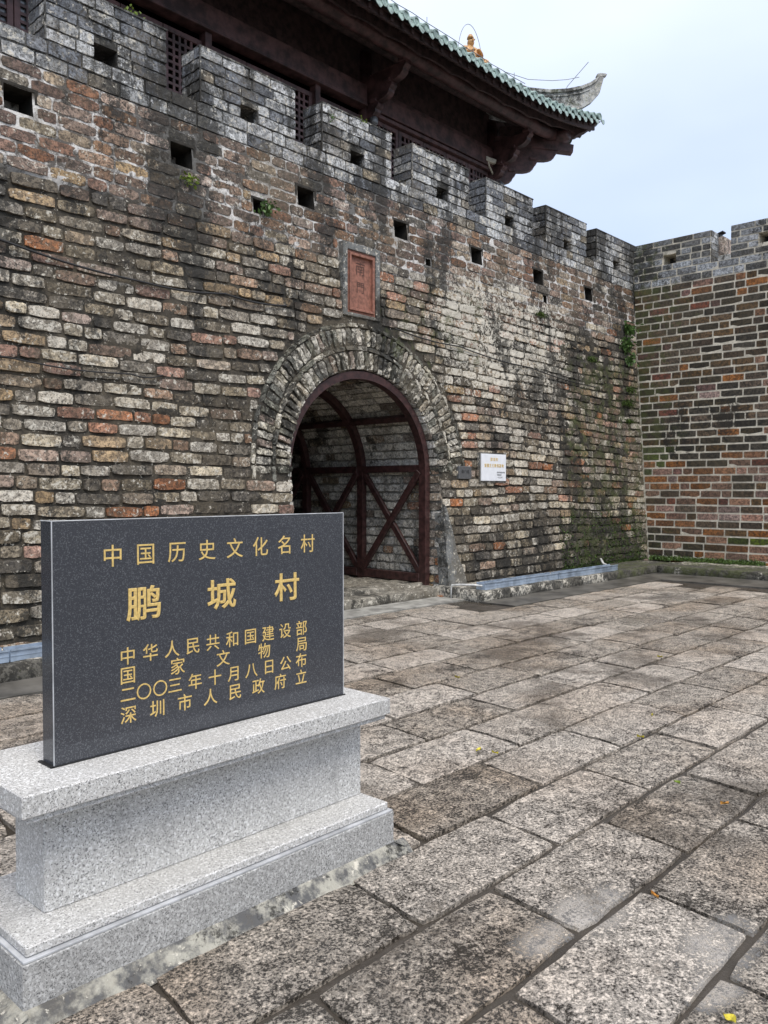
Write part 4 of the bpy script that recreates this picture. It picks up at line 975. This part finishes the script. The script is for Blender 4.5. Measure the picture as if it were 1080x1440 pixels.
# kerb ledges
def rough_box(name, x0, x1, y0, y1, z0, z1, mat, cell=.09, amp=.012, parent=None):
    bm = bmesh.new(); bmesh.ops.create_cube(bm, size=1)
    for v in bm.verts: v.co = Vector(((x0 + x1) / 2 + v.co.x * (x1 - x0), (y0 + y1) / 2 + v.co.y * (y1 - y0), (z0 + z1) / 2 + v.co.z * (z1 - z0)))
    bmesh.ops.bevel(bm, geom=bm.edges[:], offset=.012, segments=1, affect='EDGES')
    for ax, (a, c) in enumerate(((x0, x1), (y0, y1), (z0, z1))):
        n = int((c - a) / cell)
        for i in range(1, n):
            co = [0, 0, 0]; co[ax] = a + (c - a) * i / n; no = [0, 0, 0]; no[ax] = 1
            bmesh.ops.bisect_plane(bm, geom=bm.verts[:] + bm.edges[:] + bm.faces[:], plane_co=co, plane_no=no)
    for v in bm.verts:
        p = v.co; d = Vector((float(vnoise(p.x * 6, p.y * 6, p.z * 6 + 3)), float(vnoise(p.x * 6 + 9, p.y * 6, p.z * 6)), float(vnoise(p.x * 6, p.y * 6 + 5, p.z * 6)))) - Vector((.5, .5, .5)); v.co = p + d * amp * 2
    me = bpy.data.meshes.new(name); bm.to_mesh(me); bm.free(); me.materials.append(M[mat]); me.polygons.foreach_set('use_smooth', [True] * len(me.polygons))
    o = bpy.data.objects.new(name, me); COL.objects.link(o)
    if parent: o.parent = parent
    return o
kb = empty('kerb'); tag(kb, 'mossy concrete ledge at the wall foot right of the gate running round the corner', 'kerb')
rough_box('ledge', 9.50, 15.95, 6.985, 7.95, -.04, .14, 'kerb', parent=kb); rough_box('ledge', 15.05, 16.6, -4, 6.98, -.04, .14, 'kerb', .14, parent=kb)
kb2 = rough_box('kerb', -3, 5.2, 6.93, 7.95, -.04, .14, 'kerb'); tag(kb2, 'dark concrete ledge at the wall foot behind the black stone slab', 'kerb')
# metal gutters in segments
def gutter(name, label, x0, x1, y, segs):
    gt = empty(name, (x0, y, .14)); tag(gt, label, 'gutter', None)
    L = (x1 - x0) / segs
    for i in range(segs):
        b = MB(); a = i * L; c = a + L - .015; dy = rng.uniform(-.006, .006); w = .15
        b.box(a, c, dy, dy + .006, 0, .105, 'gutter'); b.box(a, c, dy + w, dy + w + .006, 0, .105, 'gutter'); b.box(a, c, dy + .006, dy + w, 0, .006, 'gutter'); b.box(a, c, dy - .012, dy + .0, .092, .105, 'gutter'); b.box(a, c, dy - .004, dy, .045, .05, 'gutter')
        b.box(a, a + .006, dy + .006, dy + w, .006, .09, 'gutter'); b.build('gutter_section', gt)
    return gt
gutter('gutter', 'blue grey metal gutter on the ledge right of the gate', 9.68, 13.72, 7.09, 4)
gutter('gutter', 'blue grey metal gutter seen left of the black stone slab', -1.0, 4.2, 7.05, 4)
pp = MB(); pp.tube([(9.66, 7.12, .20), (9.57, 7.22, .215), (9.50, 7.40, .21), (9.46, 7.52, .20), (9.455, 7.53, .17), (9.455, 7.53, .0)], .014, 'pvc', 8); o = pp.build('pipe', smooth=True); tag(o, 'thin white plastic pipe bent over the left end of the ledge', 'pipe')
pp = MB(); pp.tube([(13.74, 7.16, .18), (13.95, 7.4, .18), (14.12, 7.60, .20), (14.2, 7.70, .28)], .022, 'pvc', 8); o = pp.build('pipe', smooth=True); tag(o, 'short white plastic pipe rising at the right end of the gutter', 'pipe')
# gate threshold stones
th = empty('threshold'); tag(th, 'worn stone threshold slabs across the gateway floor', 'threshold')
rough_box('step_stone', 6.85, 9.66, 7.80, 8.20, -.04, .12, 'sill', .08, .02, th); rough_box('step_stone', 6.82, 9.70, 8.20, 10.5, -.04, .16, 'sill', .16, .02, th); rough_box('step_stone', 6.82, 9.70, 10.5, 13.6, -.04, .15, 'sill', .3, .02, th)
b = MB()
for i, (x, y, s_) in enumerate(((9.62, 7.72, .13), (9.74, 7.70, .12), (9.50, 7.76, .10))): b.box(x - s_ / 2, x + s_ / 2, y - .05, y + .05, -.02, .02, 'orange', None)
o = b.build('brick_rubble', bevel=.008); tag(o, 'flush orange brick pieces in the ground at the foot of the gate frame', 'bricks'); o['kind'] = 'stuff'

# ------------------------------------------------------------------ the stone monument
mon = empty('stone_monument', (1.85, 2.7, 0)); tag(mon, 'polished dark stone slab with gold inscription on a white granite pedestal', 'monument')
MBASE = (1.85, 2.7, 0)
def mon_part(name, *boxes, bevel=.004, parent=None, seg=1):
    b = MB()
    for bx in boxes: b.box(*bx)
    o = b.build(name, bevel=bevel, seg=seg)
    if parent: o.parent = parent
    else: o.parent = mon; o.location = tuple(-v for v in MBASE)
    return o
slab = mon_part('slab', (1.226, 2.554, 2.648, 2.728, .680, 1.495, 'dark_gran'), bevel=.0)
mon_part('pedestal_cap', (1.038, 2.657, 2.455, 2.965, .610, .680, 'white_gran'), bevel=.003)
mon_part('cap_moulding', (1.056, 2.640, 2.472, 2.948, .588, .607, 'white_gran'), bevel=.002)
mon_part('pedestal_block', (1.172, 2.628, 2.612, 2.83, .222, .5875, 'white_gran'), bevel=.003)
mon_part('base_slab', (1.044, 2.640, 2.455, 2.985, .190, .2215, 'white_gran'), bevel=.004)
mon_part('joint_line', (1.030, 2.654, 2.440, 3.0, .181, .1885, 'white_edge'), bevel=.001)
mon_part('base_block', (1.026, 2.658, 2.436, 3.004, .035, .180, 'white_gran_rough'), bevel=.003)
# white arrises of the polished slab: bevel highlight drawn as pale tubes
e = MB(); r_ = .0022
for p, q in (((1.226, 2.648, .68), (1.226, 2.648, 1.495)), ((1.226, 2.648, 1.495), (2.554, 2.648, 1.495)), ((1.226, 2.728, 1.495), (1.226, 2.648, 1.495)), ((2.554, 2.648, .68), (2.554, 2.648, 1.495))): e.tube([p, q], r_, 'white_edge', 6)
e.build('arris_highlight', slab)
e = MB(); e.box(1.212, 2.56, 2.640, 2.648, .6805, .684, 'black'); e.box(1.212, 1.226, 2.64, 2.74, .6805, .685, 'black'); e.build('sealant_line', slab)
yL = 2.6472
row1 = [(c, x, 1.369, .082) for c, x in zip('中国历史文化名村', (1.442, 1.570, 1.699, 1.832, 1.962, 2.089, 2.213, 2.343))]
row2 = [('鹏', 1.561, 1.193, .128, 1.15), ('城', 1.899, 1.194, .122, 1.15), ('村', 2.227, 1.193, .122, 1.12)]
cx9 = [1.496 + .1013 * i for i in range(9)]
row3 = [(c, x, 1.011, .066) for c, x in zip('中华人民共和国建设部', [1.496 + .0901 * i for i in range(10)])]
row4 = [(c, x, .943, .066) for c, x in zip('国家文物局', (1.496, 1.700, 1.904, 2.106, 2.306))]
row5 = [(c, x, .874, .064) for c, x in zip('二〇〇三年十月八日公布', (1.496, 1.559, 1.625, 1.687, 1.775, 1.865, 1.951, 2.041, 2.131, 2.219, 2.304))]
row6 = [(c, x, .802, .066) for c, x in zip('深圳市人民政府立', (1.497, 1.612, 1.729, 1.844, 1.960, 2.076, 2.189, 2.304))]
for rw, off in ((row1, .002), (row2, .015), (row3, .002), (row4, .002), (row5, .002), (row6, .002)):
    glyphs('character', rw, 'gold', slab, yL, off, extr=.0007)
# mortar skirt round the foot
vs = []; fs = []; NSK = 90
def skl(t): return .045 + .035 * float(fbm(np.array(t * 6.), np.array(2.), 3, 4.)) + (.02 if t > .93 else 0)
for i in range(NSK + 1):
    t = i / NSK; x = 1.0 + 1.72 * t; w = skl(t) * .7; vs += [(x, 2.436 + .002, .045), (x, 2.436 - w * .45, .030 + .006 * float(vnoise(t * 30, 1.))), (x, 2.436 - w, .0 + .004), (x, 2.436 - w - .03, -.014)]
fs = [(i * 4 + q, i * 4 + 4 + q, i * 4 + 5 + q, i * 4 + 1 + q) for i in range(NSK) for q in range(3)]
n0_ = len(vs)
for i in range(31):
    y = 2.40 + .62 * i / 30; w = .05 + .03 * float(vnoise(y * 9, 3.)); vs += [(1.028, y, .045), (1.028 - w, y, .012), (1.028 - w - .05, y, -.012)]
fs += [(n0_ + i * 3 + q, n0_ + i * 3 + 1 + q, n0_ + i * 3 + 4 + q, n0_ + i * 3 + 3 + q) for i in range(30) for q in range(2)]
n0_ = len(vs)
for i in range(31):
    y = 2.40 + .62 * i / 30; w = .05 + .03 * float(vnoise(y * 9, 8.)); vs += [(2.656, y, .045), (2.656 + w, y, .012), (2.656 + w + .05, y, -.012)]
fs += [(n0_ + i * 3 + q, n0_ + i * 3 + 3 + q, n0_ + i * 3 + 4 + q, n0_ + i * 3 + 1 + q) for i in range(30) for q in range(2)]
b = MB(); b.add(vs, fs, 'skirt'); o = b.build('mortar_skirt', mon, smooth=True); o.location = tuple(-v for v in MBASE)

# ------------------------------------------------------------------ cables on the wall
def cable(label, pts, r_=.012):
    b = MB(); P_ = []
    for (x0, z0), (x1, z1) in zip(pts[:-1], pts[1:]):
        for k in range(12): t = k / 12; x = x0 + (x1 - x0) * t; z = z0 + (z1 - z0) * t - .035 * math.sin(math.pi * t); P_.append((x, fy(z) - .035, z))
    P_.append((pts[-1][0], fy(pts[-1][1]) - .03, pts[-1][1])); b.tube(P_, r_, 'black', 6); o = b.build('cable', smooth=True); tag(o, label, 'cable')
cable('thin black cable sagging across the brick wall above the arch', [(-1, 4.05), (1.2, 4.0), (3.3, 3.99), (4.8, 3.86), (5.9, 3.92), (6.85, 3.93)])
cable('thin black cable running right from the arch crown to the corner', [(8.9, 3.93), (10.4, 3.86), (12.4, 3.74), (14.7, 3.60)], .010)
cable('short black cable low on the wall left of the gate', [(-1, 2.9), (3.3, 2.86), (4.6, 2.83), (5.0, 2.86)], .008)

# ------------------------------------------------------------------ plants, moss, leaves
def sprig(name, label, p, n, size, mat, normal, cat='plant', group=None, droop=.3, wide=1.0):
    b = MB(); q = random.Random(str(p)); nv = Vector(normal)
    for i in range(n):
        o_ = Vector((q.gauss(0, 1) * size * .35 * wide, q.gauss(0, 1) * size * .35, q.gauss(0, 1) * size * .3)); o_ -= nv * min(0, o_.dot(nv)); d = Vector((q.gauss(0, 1), q.gauss(0, 1), q.gauss(0, .6) - droop)) + nv * 1.0; d.normalize()
        s = d.cross(Vector((q.random(), q.random(), q.random()))).normalized(); l = size * q.uniform(.22, .5); w = l * q.uniform(.25, .4)
        m1 = o_ + d * l * .5; tip = o_ + d * l + Vector((0, 0, -.2 * l)); b.add([o_, m1 + s * w, tip, m1 - s * w], [(0, 1, 2), (0, 2, 3)], mat)
    o = b.build(name, loc=p); tag(o, label, cat, group); return o
def wallp(x, z): return (x, fy(z) - .01, z)
def at_px(px, py, Y=None, X=None):
    f = 1161.; az, pt = R(43.2), R(-1.58); F = Vector((math.cos(az) * math.cos(pt), math.sin(az) * math.cos(pt), math.sin(pt))); Rt = Vector((math.sin(az), -math.cos(az), 0)); U = Rt.cross(F)
    d = F * f + Rt * (px - 540) - U * (py - 720); k = (Y / d.y) if Y else (X / d.x); return Vector((0, 0, 1.6)) + d * k
for (px, py, n, s, mat, lb) in ((372, 292, 70, .16, 'fern', 'small fern hanging below a hole in the upper brown bricks'), (264, 252, 50, .13, 'lime_leaf', 'faint yellow green tuft under the second square hole'),
        (882, 462, 120, .22, 'fern', 'largest fern clump high in the wall corner'), (878, 485, 120, .24, 'fern', 'bushy fern clump just under the largest one in the corner'), (884, 505, 80, .20, 'fern', 'fern clump lowest of the corner cluster'),
        (886, 548, 70, .15, 'moss', 'flat moss tuft in the corner beneath the ferns'), (882, 567, 80, .18, 'moss', 'wide moss tuft in the corner at mid height'), (884, 592, 60, .14, 'moss', 'small moss tuft in the corner below the wide tuft'),
        (760, 442, 60, .14, 'moss', 'moss tuft on the wall left of the corner below the parapet holes'), (832, 505, 60, .14, 'moss', 'moss tuft on the wall a little left of the corner ferns')):
    p = at_px(px, py, Y=8.1); p = at_px(px, py, Y=fy(p.z) - .015); sprig('fern' if mat == 'fern' else 'wall_plant', lb, tuple(p), n if mat != 'moss' else n * 4, s if mat != 'moss' else s * .55, mat, (0, -1, 0), wide=1.0 if mat != 'moss' else 3.0)
p = at_px(187, 14, Y=YP + .05); sprig('wall_plant', 'bright green seedling growing on top of the leftmost merlon', (p.x, p.y, MERZ), 34, .17, 'lime_leaf', (0, 0, 1), droop=-.3)
p = at_px(508, 178, Y=YP + .02); sprig('wall_plant', 'tiny green tuft on the top edge of the third merlon', (p.x, YP + .02, MERZ), 26, .10, 'lime_leaf', (0, -.5, .5))
p = at_px(466, 166, Y=YP - .01); sprig('wall_plant', 'tiny green tuft in a joint near the left edge of the third merlon', tuple(p), 20, .09, 'fern', (0, -1, 0))
def moss_bed(name, label, fn, n, size):
    b = MB(); q = random.Random(name)
    for i in range(n):
        p, nv = fn(q); d = (Vector(nv) + Vector((q.gauss(0, .6), q.gauss(0, .6), q.gauss(0, .6)))).normalized(); s = d.cross(Vector((q.random(), q.random(), q.random()))).normalized()
        l = size * q.uniform(.5, 1.3); b.add([p - s * l * .4, p + s * l * .4, p + d * l], [(0, 1, 2)], 'moss' if q.random() < .7 else 'fern')
    o = b.build(name); tag(o, label, kind='stuff'); return o
moss_bed('moss', 'strip of green moss along the foot of the side wall', lambda q: (Vector((fx(0) - abs(q.gauss(0, .10)) - .0, 7.75 - q.random() ** .8 * 2.3, .14 + abs(q.gauss(0, .03)))), (-.3, 0, 1)), 5200, .035)
moss_bed('wall_moss', 'patchy moss on the lower right part of the gate wall', lambda q: (lambda x, z: (Vector((x, fy(z) - .005, z)), (0, -1, .2)))(13.0 + q.random() * 3.3, .15 + (q.random() ** 2) * 1.0), 2600, .03)
# fallen leaves
for k, (x, y, mat, lb) in enumerate(((4.01, 3.00, 'yellow', 'yellow leaf curled on the stone nearest the pedestal corner joint'), (4.06, 2.87, 'yellow', 'thin yellow leaf just right of the curled one'), (4.97, 2.38, 'yellow', 'yellow leaf on a joint in the middle of the paving'), (5.52, 2.58, 'yellow', 'pale yellow leaf one row beyond the middle one'),
        (3.04, 1.39, 'leaf_orange', 'orange yellow leaf beside the puddle'), (2.49, .93, 'yellow', 'round lime yellow leaf at the bottom right of the paving'), (4.33, 1.90, 'lime_leaf', 'small green leaf lying in a joint'), (4.21, 1.56, 'leaf_orange', 'small orange leaf on the right hand paving stone'),
        (5.49, 4.28, 'yellow', 'tiny yellow leaf far left on the paving'), (7.49, 3.41, 'yellow', 'tiny yellow leaf farthest from the camera'))):
    b = MB(); L = .045 if k != 5 else .04; w = .35 if k != 5 else .8; vs = []
    for i in range(6):
        t = i / 5; ww = L * w * .5 * math.sin(math.pi * min(1, t * .9 + .06)); vs += [(t * L, -ww, .004 + .010 * abs(t - .5) * 2), (t * L, 0, .0), (t * L, ww, .006 + .012 * t)]
    b.add(vs, [(i * 3 + q, i * 3 + 3 + q, i * 3 + 4 + q, i * 3 + 1 + q) for i in range(5) for q in range(2)], mat); o = b.build('fallen_leaf', loc=(x, y, .008), rz=rng.uniform(0, 6.28)); tag(o, lb, 'leaf', 'leaves fallen on the paving')
